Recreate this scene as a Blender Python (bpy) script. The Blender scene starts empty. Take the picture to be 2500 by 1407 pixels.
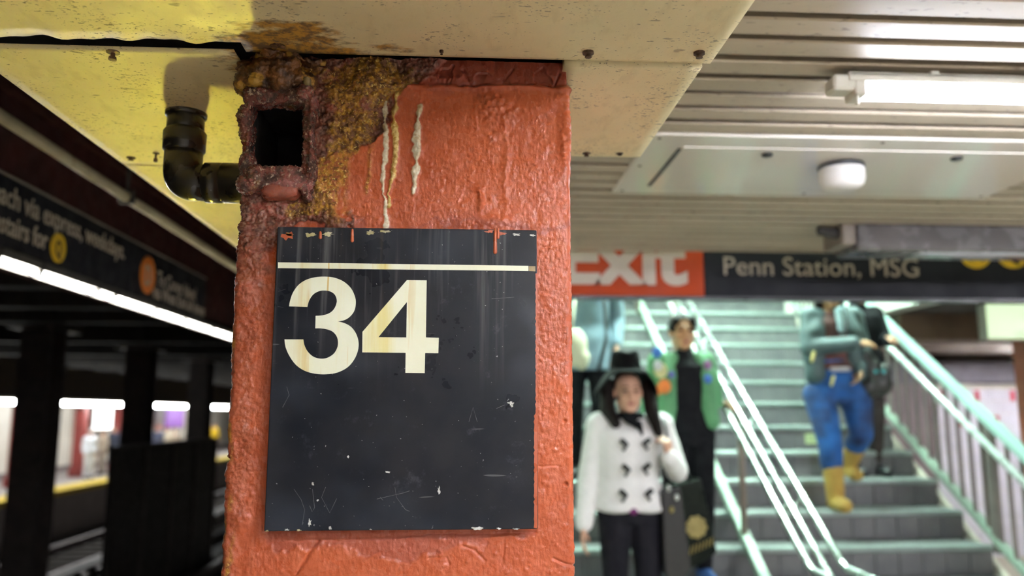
import bpy, bmesh, math, random
import numpy as np
from mathutils import Vector, Matrix, Euler

# ------------------------------------------------------------------ camera, world, exposure
SC = bpy.context.scene
COL = SC.collection
CAMZ = 1.89
TH = math.atan((1010 - 703.5) / 2000.0)          # camera pitch
PS = math.atan(.06 * math.cos(TH))               # camera yaw
cam_d = bpy.data.cameras.new('camera')
cam_d.sensor_width = 36.0
cam_d.lens = 28.8
cam_d.clip_start = .02
cam_d.clip_end = 200
cam_d.dof.use_dof = True
cam_d.dof.focus_distance = 1.21
cam_d.dof.aperture_fstop = 2.4
cam = bpy.data.objects.new('camera', cam_d)
COL.objects.link(cam)
cam.location = (0, 0, CAMZ)
cam.rotation_euler = (math.pi / 2 + TH, 0, -PS)
SC.camera = cam

world = bpy.data.worlds.new('world')
SC.world = world
world.use_nodes = True
world.node_tree.nodes['Background'].inputs[0].default_value = (.55, .58, .62, 1)
world.node_tree.nodes['Background'].inputs[1].default_value = .02

SC.view_settings.view_transform = 'Standard'
SC.view_settings.look = 'None'
SC.view_settings.exposure = 0.0
SC.view_settings.gamma = 1.0
SC.view_settings.use_curve_mapping = False

SC.cycles.use_light_tree = False
SC.cycles.max_bounces = 6
SC.cycles.diffuse_bounces = 3
SC.cycles.glossy_bounces = 3
SC.cycles.transmission_bounces = 2

# strengths of the lamps, seen and assumed (emission of the tubes)
TUBE = 400.0          # unseen ceiling tubes
EDGE = 150.0          # tube row over the platform edge
STAIR = 640.0         # assumed tubes over the staircase, out of view
ASSUMED_WORK = 430.0         # assumed yellowish work lamp, unseen behind the column
VIEWT = 85.0         # the tube in view, set dimmer so the slats stay darker
FARL = 60.0          # tubes over the far platform

rnd = random.Random(7)

# ------------------------------------------------------------------ geometry helpers
_f = np.array([math.sin(PS) * math.cos(TH), math.cos(PS) * math.cos(TH), math.sin(TH)])
_r = np.array([math.cos(PS), -math.sin(PS), 0.0])
_u = np.cross(_r, _f)


def P(x, y, X=None, Y=None, Z=None):
    """world point where the line of sight of a photo pixel meets the plane X=, Y= or Z="""
    d = _f + _r * (x - 1250) / 2000.0 - _u * (y - 703.5) / 2000.0
    if X is not None:
        t = X / d[0]
    elif Y is not None:
        t = Y / d[1]
    else:
        t = (Z - CAMZ) / d[2]
    return Vector((d[0] * t, d[1] * t, CAMZ + d[2] * t))


def root_of(o):
    while o.parent:
        o = o.parent
    return o


def tag(o, label=None, cat=None, group=None, kind=None):
    if label:
        o['label'] = label
    if cat:
        o['category'] = cat
    if group:
        o['group'] = group
    if kind:
        o['kind'] = kind
    return o


def thing(name, loc, label, cat, group=None, kind=None):
    o = bpy.data.objects.new(name, None)
    o.empty_display_size = .1
    COL.objects.link(o)
    o.location = loc
    return tag(o, label, cat, group, kind)


def mk(name, verts, faces, mat, parent=None, smooth=False, mats=None):
    """one mesh object; verts in world coordinates"""
    me = bpy.data.meshes.new(name)
    v = np.asarray(verts, dtype=float).reshape(-1, 3)
    if parent is not None:
        org = np.array(root_of(parent).location)
    else:
        lo, hi = v.min(0), v.max(0)
        org = np.array([(lo[0] + hi[0]) / 2, (lo[1] + hi[1]) / 2, lo[2]])
    me.from_pydata((v - org).tolist(), [], faces)
    me.update()
    o = bpy.data.objects.new(name, me)
    COL.objects.link(o)
    if parent is None:
        o.location = org
    else:
        o.parent = parent
    if mat is not None:
        me.materials.append(mat)
    if mats:
        for m in mats:
            me.materials.append(m)
    if smooth:
        me.polygons.foreach_set('use_smooth', [True] * len(me.polygons))
    return o


class MB:
    """collects shapes into one mesh"""

    def __init__(s):
        s.v = []
        s.f = []

    def add(s, v, f):
        k = len(s.v)
        s.v += [tuple(p) for p in v]
        s.f += [tuple(i + k for i in q) for q in f]
        return s

    def box(s, x0, x1, y0, y1, z0, z1, bev=0.0):
        x0, x1 = min(x0, x1), max(x0, x1)
        y0, y1 = min(y0, y1), max(y0, y1)
        z0, z1 = min(z0, z1), max(z0, z1)
        b = min(bev, (x1 - x0) * .45, (y1 - y0) * .45, (z1 - z0) * .45)
        if b <= 0:
            v = [(x, y, z) for z in (z0, z1) for y in (y0, y1) for x in (x0, x1)]
            f = [(0, 2, 3, 1), (4, 5, 7, 6), (0, 1, 5, 4), (2, 6, 7, 3), (0, 4, 6, 2), (1, 3, 7, 5)]
            return s.add(v, f)
        bm = bmesh.new()
        bmesh.ops.create_cube(bm, size=1)
        for q in bm.verts:
            q.co = Vector(((x0 + x1) / 2 + q.co.x * (x1 - x0), (y0 + y1) / 2 + q.co.y * (y1 - y0), (z0 + z1) / 2 + q.co.z * (z1 - z0)))
        bmesh.ops.bevel(bm, geom=bm.edges[:], offset=b, segments=1, affect='EDGES')
        return s.bm(bm)

    def bm(s, bm):
        bm.verts.index_update()
        s.add([q.co.copy() for q in bm.verts], [[q.index for q in fc.verts] for fc in bm.faces])
        bm.free()
        return s

    def tube(s, pts, rad, n=12, cap=True, closed=False):
        v, f = sweep(pts, rad, n, cap)
        return s.add(v, f)

    def poly(s, pts, vec):
        """flat polygon (list of 3-D points) extruded by vec"""
        n = len(pts)
        vec = Vector(vec)
        a = [Vector(p) for p in pts]
        b = [p + vec for p in a]
        f = [tuple(range(n))[::-1], tuple(range(n, 2 * n))]
        f += [(i, (i + 1) % n, n + (i + 1) % n, n + i) for i in range(n)]
        return s.add(a + b, f)

    def lathe(s, c, prof, n=24, axis='z'):
        """profile of (radius, height) about a vertical axis through c"""
        c = Vector(c)
        v, f = [], []
        for (r, h) in prof:
            for k in range(n):
                a = 2 * math.pi * k / n
                if axis == 'z':
                    v.append(c + Vector((r * math.cos(a), r * math.sin(a), h)))
                elif axis == 'y':
                    v.append(c + Vector((r * math.cos(a), h, r * math.sin(a))))
                else:
                    v.append(c + Vector((h, r * math.cos(a), r * math.sin(a))))
        m = len(prof)
        for i in range(m - 1):
            for k in range(n):
                k2 = (k + 1) % n
                f.append((i * n + k, i * n + k2, (i + 1) * n + k2, (i + 1) * n + k))
        f.append(tuple(range(n))[::-1])
        f.append(tuple(range((m - 1) * n, m * n)))
        return s.add(v, f)

    def build(s, name, mat, parent=None, smooth=False):
        return mk(name, s.v, s.f, mat, parent, smooth)


def sweep(pts, rad, n=12, cap=True):
    pts = [Vector(p) for p in pts]
    m = len(pts)
    rads = rad if isinstance(rad, (list, tuple)) else [rad] * m
    tang = []
    for i in range(m):
        a = pts[max(i - 1, 0)]
        b = pts[min(i + 1, m - 1)]
        t = (b - a)
        tang.append(t.normalized() if t.length > 1e-9 else Vector((0, 0, 1)))
    up = Vector((0, 0, 1)) if abs(tang[0].z) < .9 else Vector((1, 0, 0))
    nrm = tang[0].cross(up).normalized()
    v, f = [], []
    for i in range(m):
        nrm = (nrm - tang[i] * nrm.dot(tang[i])).normalized()
        bi = tang[i].cross(nrm)
        for k in range(n):
            a = 2 * math.pi * k / n
            v.append(pts[i] + (nrm * math.cos(a) + bi * math.sin(a)) * rads[i])
    for i in range(m - 1):
        for k in range(n):
            k2 = (k + 1) % n
            f.append((i * n + k, i * n + k2, (i + 1) * n + k2, (i + 1) * n + k))
    if cap:
        f.append(tuple(range(n))[::-1])
        f.append(tuple(range((m - 1) * n, m * n)))
    return v, f


def arc_path(pts, rad, seg=8):
    """polyline with rounded corners"""
    pts = [Vector(p) for p in pts]
    out = [pts[0]]
    for i in range(1, len(pts) - 1):
        a, b, c = pts[i - 1], pts[i], pts[i + 1]
        d0, d1 = (a - b), (c - b)
        r = min(rad, d0.length * .49, d1.length * .49)
        p0, p1 = b + d0.normalized() * r, b + d1.normalized() * r
        for k in range(seg + 1):
            t = k / seg
            out.append(p0 * (1 - t) ** 2 + b * 2 * t * (1 - t) + p1 * t * t)
    out.append(pts[-1])
    return out


def copy_part(o, parent, loc):
    c = o.copy()
    COL.objects.link(c)
    c.parent = parent
    c.location = loc
    return c


def copy_tree(o, parent=None):
    c = o.copy()
    COL.objects.link(c)
    c.parent = parent
    for ch in list(o.children):
        copy_tree(ch, c)
    return c


# ------------------------------------------------------------------ materials
class NT:
    def __init__(s, name):
        s.m = bpy.data.materials.new(name)
        s.m.use_nodes = True
        s.t = s.m.node_tree
        s.n = s.t.nodes
        s.b = s.n['Principled BSDF']
        s.geo = s.n.new('ShaderNodeNewGeometry')
        s.pos = s.geo.outputs['Position']

    def link(s, a, b):
        s.t.links.new(a, b)

    def _in(s, sock, v):
        if hasattr(v, 'is_linked') or hasattr(v, 'links'):
            s.link(v, sock)
        else:
            if isinstance(v, (tuple, list)) and len(v) == 3 and sock.type == 'RGBA':
                v = (*v, 1)
            sock.default_value = v

    def scaled(s, vec, sc):
        nd = s.n.new('ShaderNodeVectorMath')
        nd.operation = 'MULTIPLY'
        s._in(nd.inputs[0], vec)
        nd.inputs[1].default_value = sc if isinstance(sc, (tuple, list)) else (sc,) * 3
        return nd.outputs[0]

    def noise(s, scale=5, detail=3, rough=.5, stretch=None, off=None, vec=None):
        v = vec or s.pos
        if stretch:
            v = s.scaled(v, stretch)
        if off:
            nd = s.n.new('ShaderNodeVectorMath')
            nd.operation = 'ADD'
            s.link(v, nd.inputs[0])
            nd.inputs[1].default_value = off
            v = nd.outputs[0]
        nd = s.n.new('ShaderNodeTexNoise')
        s.link(v, nd.inputs['Vector'])
        nd.inputs['Scale'].default_value = scale
        nd.inputs['Detail'].default_value = detail
        nd.inputs['Roughness'].default_value = rough
        return nd.outputs['Fac']

    def voro(s, scale=5, stretch=None, feature='F1'):
        v = s.scaled(s.pos, stretch) if stretch else s.pos
        nd = s.n.new('ShaderNodeTexVoronoi')
        nd.feature = feature
        s.link(v, nd.inputs['Vector'])
        nd.inputs['Scale'].default_value = scale
        return nd.outputs['Distance']

    def ramp(s, v, a, b, lo=0.0, hi=1.0):
        nd = s.n.new('ShaderNodeMapRange')
        nd.interpolation_type = 'SMOOTHSTEP'
        s.link(v, nd.inputs[0])
        nd.inputs[1].default_value = a
        nd.inputs[2].default_value = b
        nd.inputs[3].default_value = lo
        nd.inputs[4].default_value = hi
        return nd.outputs[0]

    def math(s, op, a, b=0.0):
        nd = s.n.new('ShaderNodeMath')
        nd.operation = op
        s._in(nd.inputs[0], a)
        s._in(nd.inputs[1], b)
        return nd.outputs[0]

    def mix(s, fac, a, b):
        nd = s.n.new('ShaderNodeMix')
        nd.data_type = 'RGBA'
        s._in(nd.inputs[0], fac)
        s._in(nd.inputs[6], a)
        s._in(nd.inputs[7], b)
        return nd.outputs[2]

    def attr(s, name):
        nd = s.n.new('ShaderNodeAttribute')
        nd.attribute_name = name
        return nd

    def bump(s, h, strength=.3, dist=.002):
        nd = s.n.new('ShaderNodeBump')
        nd.inputs['Strength'].default_value = strength
        nd.inputs['Distance'].default_value = dist
        s.link(h, nd.inputs['Height'])
        s.link(nd.outputs[0], s.b.inputs['Normal'])

    def near(s, p, r0, r1, stretch=(1, 1, 1)):
        """1 close to the world point p, 0 beyond r1"""
        nd = s.n.new('ShaderNodeVectorMath')
        nd.operation = 'SUBTRACT'
        s.link(s.pos, nd.inputs[0])
        nd.inputs[1].default_value = p
        v = s.scaled(nd.outputs[0], stretch)
        ln = s.n.new('ShaderNodeVectorMath')
        ln.operation = 'LENGTH'
        s.link(v, ln.inputs[0])
        return s.ramp(ln.outputs['Value'], r0, r1, 1, 0)

    def set(s, color=None, rough=None, metal=None, spec=None):
        if color is not None:
            s._in(s.b.inputs['Base Color'], color)
        if rough is not None:
            s._in(s.b.inputs['Roughness'], rough)
        if metal is not None:
            s._in(s.b.inputs['Metallic'], metal)
        if spec is not None:
            s._in(s.b.inputs['Specular IOR Level'], spec)
        return s.m


MATS = {}


def pm(name, c1, c2=None, scale=8, rough=.5, metal=0, bump=0, bscale=60, bdist=.002, stretch=None, spots=None, spec=.5):
    if name in MATS:
        return MATS[name]
    t = NT(name)
    c2 = c2 or tuple(c * .7 for c in c1)
    col = t.mix(t.ramp(t.noise(scale, 4, .55, stretch), .32, .68), c1, c2)
    if spots:
        sc, th, scol = spots[0], spots[1], spots[2]
        st = spots[3] if len(spots) > 3 else None
        col = t.mix(t.ramp(t.noise(sc, 2, .5, st, (3.1, 7.7, 1.3)), th, th + .06), col, scol)
    t.set(col, t.ramp(t.noise(scale * 2.3, 3), .3, .7, max(rough - .08, .03), min(rough + .1, 1)), metal, spec)
    if bump:
        t.bump(t.noise(bscale, 3), bump, bdist)
    MATS[name] = t.m
    return t.m


def em(name, col, strength, base=(.8, .8, .8)):
    t = NT(name)
    t.set(base, .4)
    t.b.inputs['Emission Color'].default_value = (*col, 1)
    t.b.inputs['Emission Strength'].default_value = strength
    # a little unevenness along the lamp
    v = t.ramp(t.noise(3, 1), .2, .8, strength * .94, strength * 1.06)
    t.link(v, t.b.inputs['Emission Strength'])
    return t.m


M_BLACKP = pm('black_paint', (.012, .012, .014), (.02, .02, .022), 20, .42, bump=.1)
M_DARK = pm('dark_grime', (.02, .018, .017), (.035, .03, .028), 5, .8, bump=.3, bscale=20)
M_DARKRED = pm('dark_red_paint', (.042, .010, .009), (.026, .008, .0075), 6, .75, bump=.2, spec=.2)
M_CONC = pm('grey_concrete', (.66, .60, .51), (.55, .50, .42), 4, .75, bump=.3, bscale=80)
M_STEEL = pm('brushed_steel', (.62, .64, .62), (.5, .52, .5), 30, .27, 1.0)
M_WHITEE = pm('white_enamel', (.78, .77, .72), (.68, .67, .6), 6, .35)
M_YEL = pm('yellow_tactile', (.80, .56, .02), (.7, .48, .02), 10, .55, bump=.2)
M_TILEW = pm('white_tile', (.75, .73, .68), (.66, .63, .58), 6, .25)
# ------------------------------------------------------------------ the setting
SOF = 2.42        # underside of the boxed soffit
SLZ = 2.69        # underside of the slatted ceiling
TRK = -1.15       # track bed

fl = MB().box(-1.85, 6.5, -5, 60, TRK, 0).build('floor', M_CONC)
tag(fl, 'grey concrete island platform floor', kind='structure')
MB().box(-1.849, -1.05, -5, 60, 0, .012).build('edge_strip', M_YEL, fl)
tb = MB().box(-9.9, -1.85, -5, 60, TRK - .2, TRK).build('floor_tracks', M_DARK)
tag(tb, 'dark sooty track bed between the platforms', kind='structure')
fp = MB().box(-15, -9.9, -5, 70, TRK, 0).build('floor_far', pm('far_floor', (.42, .37, .36), (.36, .32, .31), 3, .7))
tag(fp, 'pinkish grey floor of the platform across the tracks', kind='structure')
MB().box(-10.55, -9.898, -5, 70, -.12, .012).build('edge_strip', M_YEL, fp)
tc = MB().box(-15, -1.85, -5, 70, 3.3, 3.5).build('ceiling_tracks', M_DARK)
tag(tc, 'dark sooty ceiling over the tracks', kind='structure')
post_y = [(P(a_, 1000, X=-5.7).y + P(c_, 1000, X=-5.7).y) / 2 for a_, c_ in ((40, 142), (308, 366), (462, 512))]
for k in range(22):
    y = 4.5 + k * 1.5
    if min(abs(y + .11 - q) for q in post_y) < .65:
        continue
    tag(MB().box(-9.8, -2.2, y, y + .22, 3.02, 3.3).build('beam', M_DARK), 'dark cross beam under the track ceiling', kind='structure')
uc = MB().box(-1.85, -.725, -5, 60, 3.25, 3.5).build('ceiling_edge', M_DARK)
tag(uc, 'dark recess over the platform edge', kind='structure')

# side and back walls of the platform hall
wm = pm('hall_wall', (.55, .52, .46), (.46, .43, .38), 2, .5)
tag(MB().box(6.5, 6.7, -5, 60, 0, 3.5).build('wall_right', wm), 'cream wall on the right', kind='structure')
tag(MB().box(-15, 6.7, 60, 60.3, TRK, 3.5).build('wall_end', M_DARK), 'dark end of the tunnel', kind='structure')
tag(MB().box(-1.85, 6.7, -5.2, -5, 0, 3.5).build('wall_back', wm), 'cream wall behind', kind='structure')

tag(MB().box(-.725, .24, 3.93, 60, SLZ + .01, 3.5).build('ceiling_far', M_DARK), 'dark ceiling beside the stairwell', kind='structure')
# girder above the platform edge on the left
XL = -1.80
zb = P(0, 625, X=XL).z
gd = thing('edge_girder', (XL - .15, 8, zb + .03), 'dark red steel girder running above the platform edge, carrying the route sign', 'girder', kind='structure')
MB().box(XL - .02, XL - .06, 0.6, 50, zb + .04, 3.25).build('web', M_DARKRED, gd)
MB().box(XL - .3, XL - .02, 0.6, 50, zb + .035, zb + .075).build('flange', M_DARKRED, gd)
MB().box(XL - .3, XL + .02, 0.6, 50, 3.15, 3.25).build('flange', M_DARKRED, gd)

# conduit running along the left of the soffit
a = P(0, 283, X=-1.32)
cd = thing('conduit_pipe', (-1.32, 6, a.z), 'long thin beige conduit pipe running beside the black recess of the soffit', 'pipe')
zc = a.z
MB().tube([(-1.32, -1, zc), (-1.32, 20, zc)], .019, 14).build('tube', pm('beige_conduit', (.42, .36, .24), (.3, .25, .16), 5, .35), cd, True)
for y in (1.5, 3.2, 4.9, 6.6):
    MB().box(-1.35, -1.29, y - .012, y + .012, zc - .024, zc + .03, .004).build('clip', M_DARK, cd)
    MB().box(-1.325, -1.315, y - .008, y + .008, zc + .02, 3.25).build('hanger', M_DARK, cd)

# ------------------------------------------------------------------ soffit boxed round the column head
def soffit_mat():
    t = NT('cream_soffit_paint')
    base = t.mix(t.ramp(t.noise(5, 4, .6), .3, .7), (.94, .81, .51), (.86, .74, .45))
    base = t.mix(t.ramp(t.noise(40, 3, .6, (1, .4, 1)), .50, .72, 0, .3), base, (.58, .47, .24))
    # small specks, longer across than along
    dens = t.ramp(t.noise(7, 2, .5, None, (5, 2, 0)), .42, .62, .0, .09)
    sp = t.noise(150, 2, .55, (.55, 1.0, 1), (1, 4, 2))
    s1 = t.ramp(t.math('ADD', sp, dens), .70, .75)
    base = t.mix(t.math('MULTIPLY', s1, .6), base, (.16, .10, .045))
    sp2 = t.noise(60, 2, .4, (.45, 1.0, 1), (9, 1, 7))
    base = t.mix(t.math('MULTIPLY', t.ramp(sp2, .72, .77), .6), base, (.20, .125, .055))
    sp3 = t.noise(330, 2, .5, (.5, 1.0, 1), (4, 1, 2))
    base = t.mix(t.math('MULTIPLY', t.ramp(t.math('ADD', sp3, dens), .72, .76), .8), base, (.14, .08, .035))
    wisp = t.noise(55, 4, .7, (.25, 1.3, 1), (2, 8, 3))
    base = t.mix(t.ramp(wisp, .66, .76, 0, .55), base, (.30, .22, .10))
    # rust round the column head
    wob = t.math('MULTIPLY', t.math('SUBTRACT', t.noise(26, 5, .65, (.6, 1.2, 1)), .5), .16)
    m = None
    for (px, py, rx, ry) in ((652, 128, .062, .085), (715, 86, .070, .034), (705, 140, .10, .085), (790, 138, .11, .045), (860, 152, .13, .024), (1000, 157, .16, .010)):
        p = P(px, py, Z=SOF)
        nd = t.n.new('ShaderNodeVectorMath')
        nd.operation = 'SUBTRACT'
        t.link(t.pos, nd.inputs[0])
        nd.inputs[1].default_value = p
        v = t.scaled(nd.outputs[0], (.05 / rx, .05 / ry, 0))
        ln = t.n.new('ShaderNodeVectorMath')
        ln.operation = 'LENGTH'
        t.link(v, ln.inputs[0])
        mm = t.ramp(t.math('ADD', ln.outputs['Value'], wob), .030, .062, 1, 0)
        m = mm if m is None else t.math('MAXIMUM', m, mm)
    rust = t.mix(t.ramp(t.noise(70, 4, .65), .38, .62), (.50, .24, .010), (.075, .022, .005))
    base = t.mix(t.math('MULTIPLY', m, .93), base, rust)
    t.set(base, t.ramp(t.noise(30, 3), .3, .7, .42, .62))
    t.bump(t.noise(120, 4, .6), .25, .0015)
    return t.m


M_SOF = soffit_mat()
sx0, sx1 = -.722, .375
yj = P(1560, 155, Z=SOF).y            # joint at the column face
ye = P(1480, 380, Z=SOF).y            # rear end of the right panels
yg = P(300, 106, Z=SOF).y             # gap at the front left
xg = P(575, 120, Z=SOF).x             # right end of the left panel
so = thing('soffit', (0, 1.3, SOF), 'cream painted sheet metal soffit boxed round the column head', 'soffit', kind='structure')


def sheet(x0, x1, y0, y1, z, name='panel', n=24, warp=.0, bend=None, up=.018):
    """a thin folded sheet: a slightly uneven underside with upturned edges"""
    nx = max(2, int((x1 - x0) / .02))
    ny = max(2, int((y1 - y0) / .02))
    v, f = [], []
    for j in range(ny + 1):
        for i in range(nx + 1):
            x = x0 + (x1 - x0) * i / nx
            y = y0 + (y1 - y0) * j / ny
            dz = warp * (math.sin(x * 9 + y * 5) + .6 * math.sin(x * 17 - y * 13)) if 0 < i < nx and 0 < j < ny else 0
            if bend:
                dz += bend(x, y)
            v.append((x, y, z + dz))
    for j in range(ny):
        for i in range(nx):
            k = j * (nx + 1) + i
            f.append((k, k + nx + 1, k + nx + 2, k + 1))
    # upstand round the edge
    ring = [i for i in range(nx + 1)] + [j * (nx + 1) + nx for j in range(1, ny + 1)] + [ny * (nx + 1) + i for i in range(nx - 1, -1, -1)] + [j * (nx + 1) for j in range(ny - 1, 0, -1)]
    k0 = len(v)
    for q in ring:
        v.append((v[q][0], v[q][1], v[q][2] + up))
    m = len(ring)
    for q in range(m):
        q2 = (q + 1) % m
        f.append((ring[q], ring[q2], k0 + q2, k0 + q))
    f.append(tuple(k0 + q for q in range(m)))
    return mk(name, v, f, M_SOF, so, True)


def lip_bend(x, y):
    # the front sheet's free edge is buckled where it runs beside the gap
    d = max(0.0, 1 - (yg - .012 - y) / .03) if x < xg else 0
    return d * (.0012 * math.sin(x * 38) + .0016 * math.sin(x * 71 + 1) + .0012 * math.sin(x * 133))


# the big front sheet is L-shaped: it is cut back at the left, where the gap is
gx = sorted([sx0 + (xg + .012 - sx0) * i / 44 for i in range(45)] + [xg + .012 + (sx1 - xg - .012) * i / 36 for i in range(1, 37)])
gy = sorted([-.6 + (yg - .009 + .6) * j / 60 for j in range(61)] + [yg - .009 + (yj - .001 - yg + .009) * j / 4 for j in range(1, 5)])
v = [(x, y, SOF + .002 + (.0006 * (math.sin(x * 9 + y * 5) + .6 * math.sin(x * 17 - y * 13)) if y < yg - .05 else 0) + (lip_bend(x, y) if x < xg - .004 else 0)) for y in gy for x in gx]
nx_g = len(gx)
f = []
for j in range(len(gy) - 1):
    for i in range(nx_g - 1):
        if gx[i] < xg + .0119 and gy[j] > yg - .0091:
            continue
        k = j * nx_g + i
        f.append((k, k + nx_g, k + nx_g + 1, k + 1))
ob = mk('panel', v, f, M_SOF, so, True)
sm_ = ob.modifiers.new('thickness', 'SOLIDIFY')
sm_.thickness = .002
sm_.offset = -1
sheet(sx0 - .004, xg, yg + .001, yj + .55, SOF - .006, warp=.0004, up=.002)
sheet(sx0 - .004, xg, yj + .5515, 2.75, SOF - .0055, warp=.0004, up=.002)
sheet(xg + .004, .155, yj + .30, yj + .46, SOF + .001)
sheet(.150, sx1 - .012, yj + .001, ye, SOF - .003, warp=.0006)
MB().box(sx0, sx1 - .02, -.6, ye - .02, SOF + .03, SLZ).build('core', M_DARK, so)
MB().box(sx0, xg, ye - .02, 2.74, SOF + .03, SLZ).build('core', M_DARK, so)
MB().box(sx1 - .019, sx1 - .014, -.6, ye - .014, SOF + .006, SLZ).build('side_panel', M_SOF, so)
MB().box(xg, sx1 - .019, ye - .019, ye - .014, SOF + .006, SLZ).build('side_panel', M_SOF, so)
M_SCREW = pm('rusty_screw', (.12, .07, .045), (.06, .035, .025), 90, .5, .4, bump=.3, bscale=300)


def screw(px, py, z, r=.0052, drop=.007, tilt=0):
    p = P(px, py, Z=z)
    s = MB().lathe((p.x, p.y, z), [(r * 1.55, .003), (r * 1.55, -.0012), (r * 1.1, -.0016), (r * .5, -.002), (r * .5, -drop * .55), (r * .85, -drop * .6), (r * .95, -drop * .95), (r * .5, -drop)], 10)
    s.build('screw', M_SCREW, so)


screw(276, 127, SOF - .006, .0062, .013)
screw(1436, 130, SOF, .0056, .007)
screw(1707, 131, SOF, .0056, .007)
screw(1432, 374, SOF - .003, .0056, .007)
screw(1513, 374, SOF - .003, .005, .005)
screw(320, 385, SOF - .006, .006, .006)
screw(381, 374, SOF - .006, .0045, .019)
screw(1078, 126, SOF, .002, .005)
screw(505, 487, SOF - .006, .006, .006)

# ------------------------------------------------------------------ slatted ceiling over the platform
def slat_mat():
    t = NT('beige_slat')
    base = t.mix(t.ramp(t.noise(4, 4, .6, (.4, 1, 1)), .3, .7), (.47, .39, .295), (.36, .30, .225))
    base = t.mix(t.ramp(t.noise(60, 3, .6, (.5, 1, 1)), .60, .72, 0, .6), base, (.12, .085, .065))
    t.set(base, .55)
    t.bump(t.noise(60, 3), .15)
    return t.m


M_SLAT = slat_mat()
PITCH = .102
ce = MB().box(sx0, 6.5, -5, 3.90, SLZ + .055, SLZ + .3).build('ceiling', pm('slat_gap_dark', (.02, .018, .022), None, 5, .9))
tag(ce, 'ceiling of long beige metal slats with dark gaps over the platform', kind='structure')
v = []
w = (PITCH - .028)
prof = [(-w / 2 + .016, .045), (-w / 2, .004), (-w / 2 + .004, 0), (w / 2 - .004, 0), (w / 2, .004), (w / 2 - .016, .045)]
sv = [(x, y, z) for x in (-3.6, 3.6) for (y, z) in prof]
sf = [(i, i + 1, i + 7, i + 6) for i in range(5)] + [(0, 5, 4, 3, 2, 1), (6, 7, 8, 9, 10, 11)]
slat0 = None
k = 0
y = 1.528 + PITCH / 2
y -= PITCH * math.floor((y + 4.9) / PITCH)
while y < 3.88:
    if slat0 is None:
        me = bpy.data.meshes.new('slat')
        me.from_pydata(sv, [], sf)
        me.materials.append(M_SLAT)
        slat0 = bpy.data.objects.new('slat', me)
        COL.objects.link(slat0)
        s_ = slat0
    else:
        s_ = slat0.copy()
        COL.objects.link(s_)
    s_.parent = ce
    cl = ce.location
    s_.location = (2.89 - cl.x, y - cl.y, SLZ + .001 * math.sin(k * 1.7) - cl.z)
    y += PITCH
    k += 1
tag(MB().box(sx0, 6.5, 3.885, 3.93, SLZ - .004, SLZ + .5).build('trim_1', M_SLAT), 'beige edge trim where the ceiling ends at the stair opening', kind='structure')

# ------------------------------------------------------------------ stairwell shell
cw = pm('stair_wall', (.62, .62, .56), (.52, .53, .48), 2, .4)
tag(MB().box(.25, .42, 4.0, 10, 0, 5.2).build('wall_stair', cw), 'pale wall on the far side of the stairwell', kind='structure')
tag(MB().box(.25, 3.62, 10, 10.2, 0, 5.2).build('wall_stair_top', cw), 'pale wall at the head of the stairs', kind='structure')
tag(MB().box(3.45, 3.62, 4.0, 10, 2.72, 5.2).build('wall_stair_upper', cw), 'pale upper wall of the stairwell', kind='structure')
tag(MB().box(.25, 3.62, 3.93, 10.2, 5.2, 5.35).build('ceiling_stair', cw), 'pale ceiling high above the stairs', kind='structure')
rc = MB().box(3.62, 6.5, 3.93, 24, 2.72, 3.2).build('ceiling_right', M_DARK)
tag(rc, 'dark ceiling beyond the stair railing', kind='structure')
for yy in (6.6, 8.0, 9.4):
    tag(MB().box(3.64, 6.49, yy, yy + .35, 2.5, 2.719).build('beam', pm('brown_beam', (.12, .08, .05), (.08, .05, .035), 4, .6)), 'brown cross beam under the dark ceiling', kind='structure')
wb = MB().box(3.46, 6.5, 11.0, 11.2, 0, 2.72).build('wall_right_back', M_DARKRED)
tag(wb, 'dark red wall deep behind the stair railing', kind='structure')

# ------------------------------------------------------------------ staircase
RISE, GO, Y0S = .18, .28, 3.42
M_RISER = pm('grey_riser_tile', (.125, .12, .125), (.095, .092, .10), 7, .42)
M_TREAD = pm('dark_tread', (.10, .10, .105), (.14, .14, .14), 12, .7)
M_NOSE = pm('nosing_metal', (.30, .36, .34), (.25, .30, .285), 9, .4, .4)
st = thing('staircase', (1.9, Y0S + GO, 0), 'wide grey tiled staircase with pale metal nosings leading up from the platform', 'staircase', kind='structure')
SX0, SX1 = .43, 3.30
tile = None
for n in range(1, 18):
    y0, z1 = Y0S + GO * n, RISE * n
    s_ = MB().box(SX0, SX1, y0 + .012, y0 + GO + .04, z1 - RISE, z1 - .004).build('step', M_TREAD, st)
    MB().box(SX0, SX1, y0 - .012, y0 + .05, z1 - .034, z1, .006).build('nosing', M_NOSE, s_)
    if n == 1 or 4 <= n <= 14:
        for q in range(19):
            x = SX0 + .151 * q
            if tile is None:
                tile = MB().box(-.0735, .0735, -.008, .008, -.0705, .0705, .002)
                me = bpy.data.meshes.new('riser_tile')
                me.from_pydata(tile.v, [], tile.f)
                me.materials.append(M_RISER)
                tile = bpy.data.objects.new('riser_tile', me)
                COL.objects.link(tile)
                o = tile
            else:
                o = tile.copy()
                COL.objects.link(o)
            o.parent = s_
            o.location = (x + .0755 - 1.9, y0 + .006 - (Y0S + GO), z1 - RISE + .073)

# solid flanks under the flight
zn = lambda Y: RISE / GO * (Y - Y0S)               # nosing line
MB().poly([(3.31, Y0S + GO, 0), (3.31, Y0S + GO * 17, 0), (3.31, Y0S + GO * 17, zn(Y0S + GO * 17) - .1), (3.31, Y0S + GO, .05)], (.03, 0, 0)).build('flank_wall', M_CONC, st)


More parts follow.
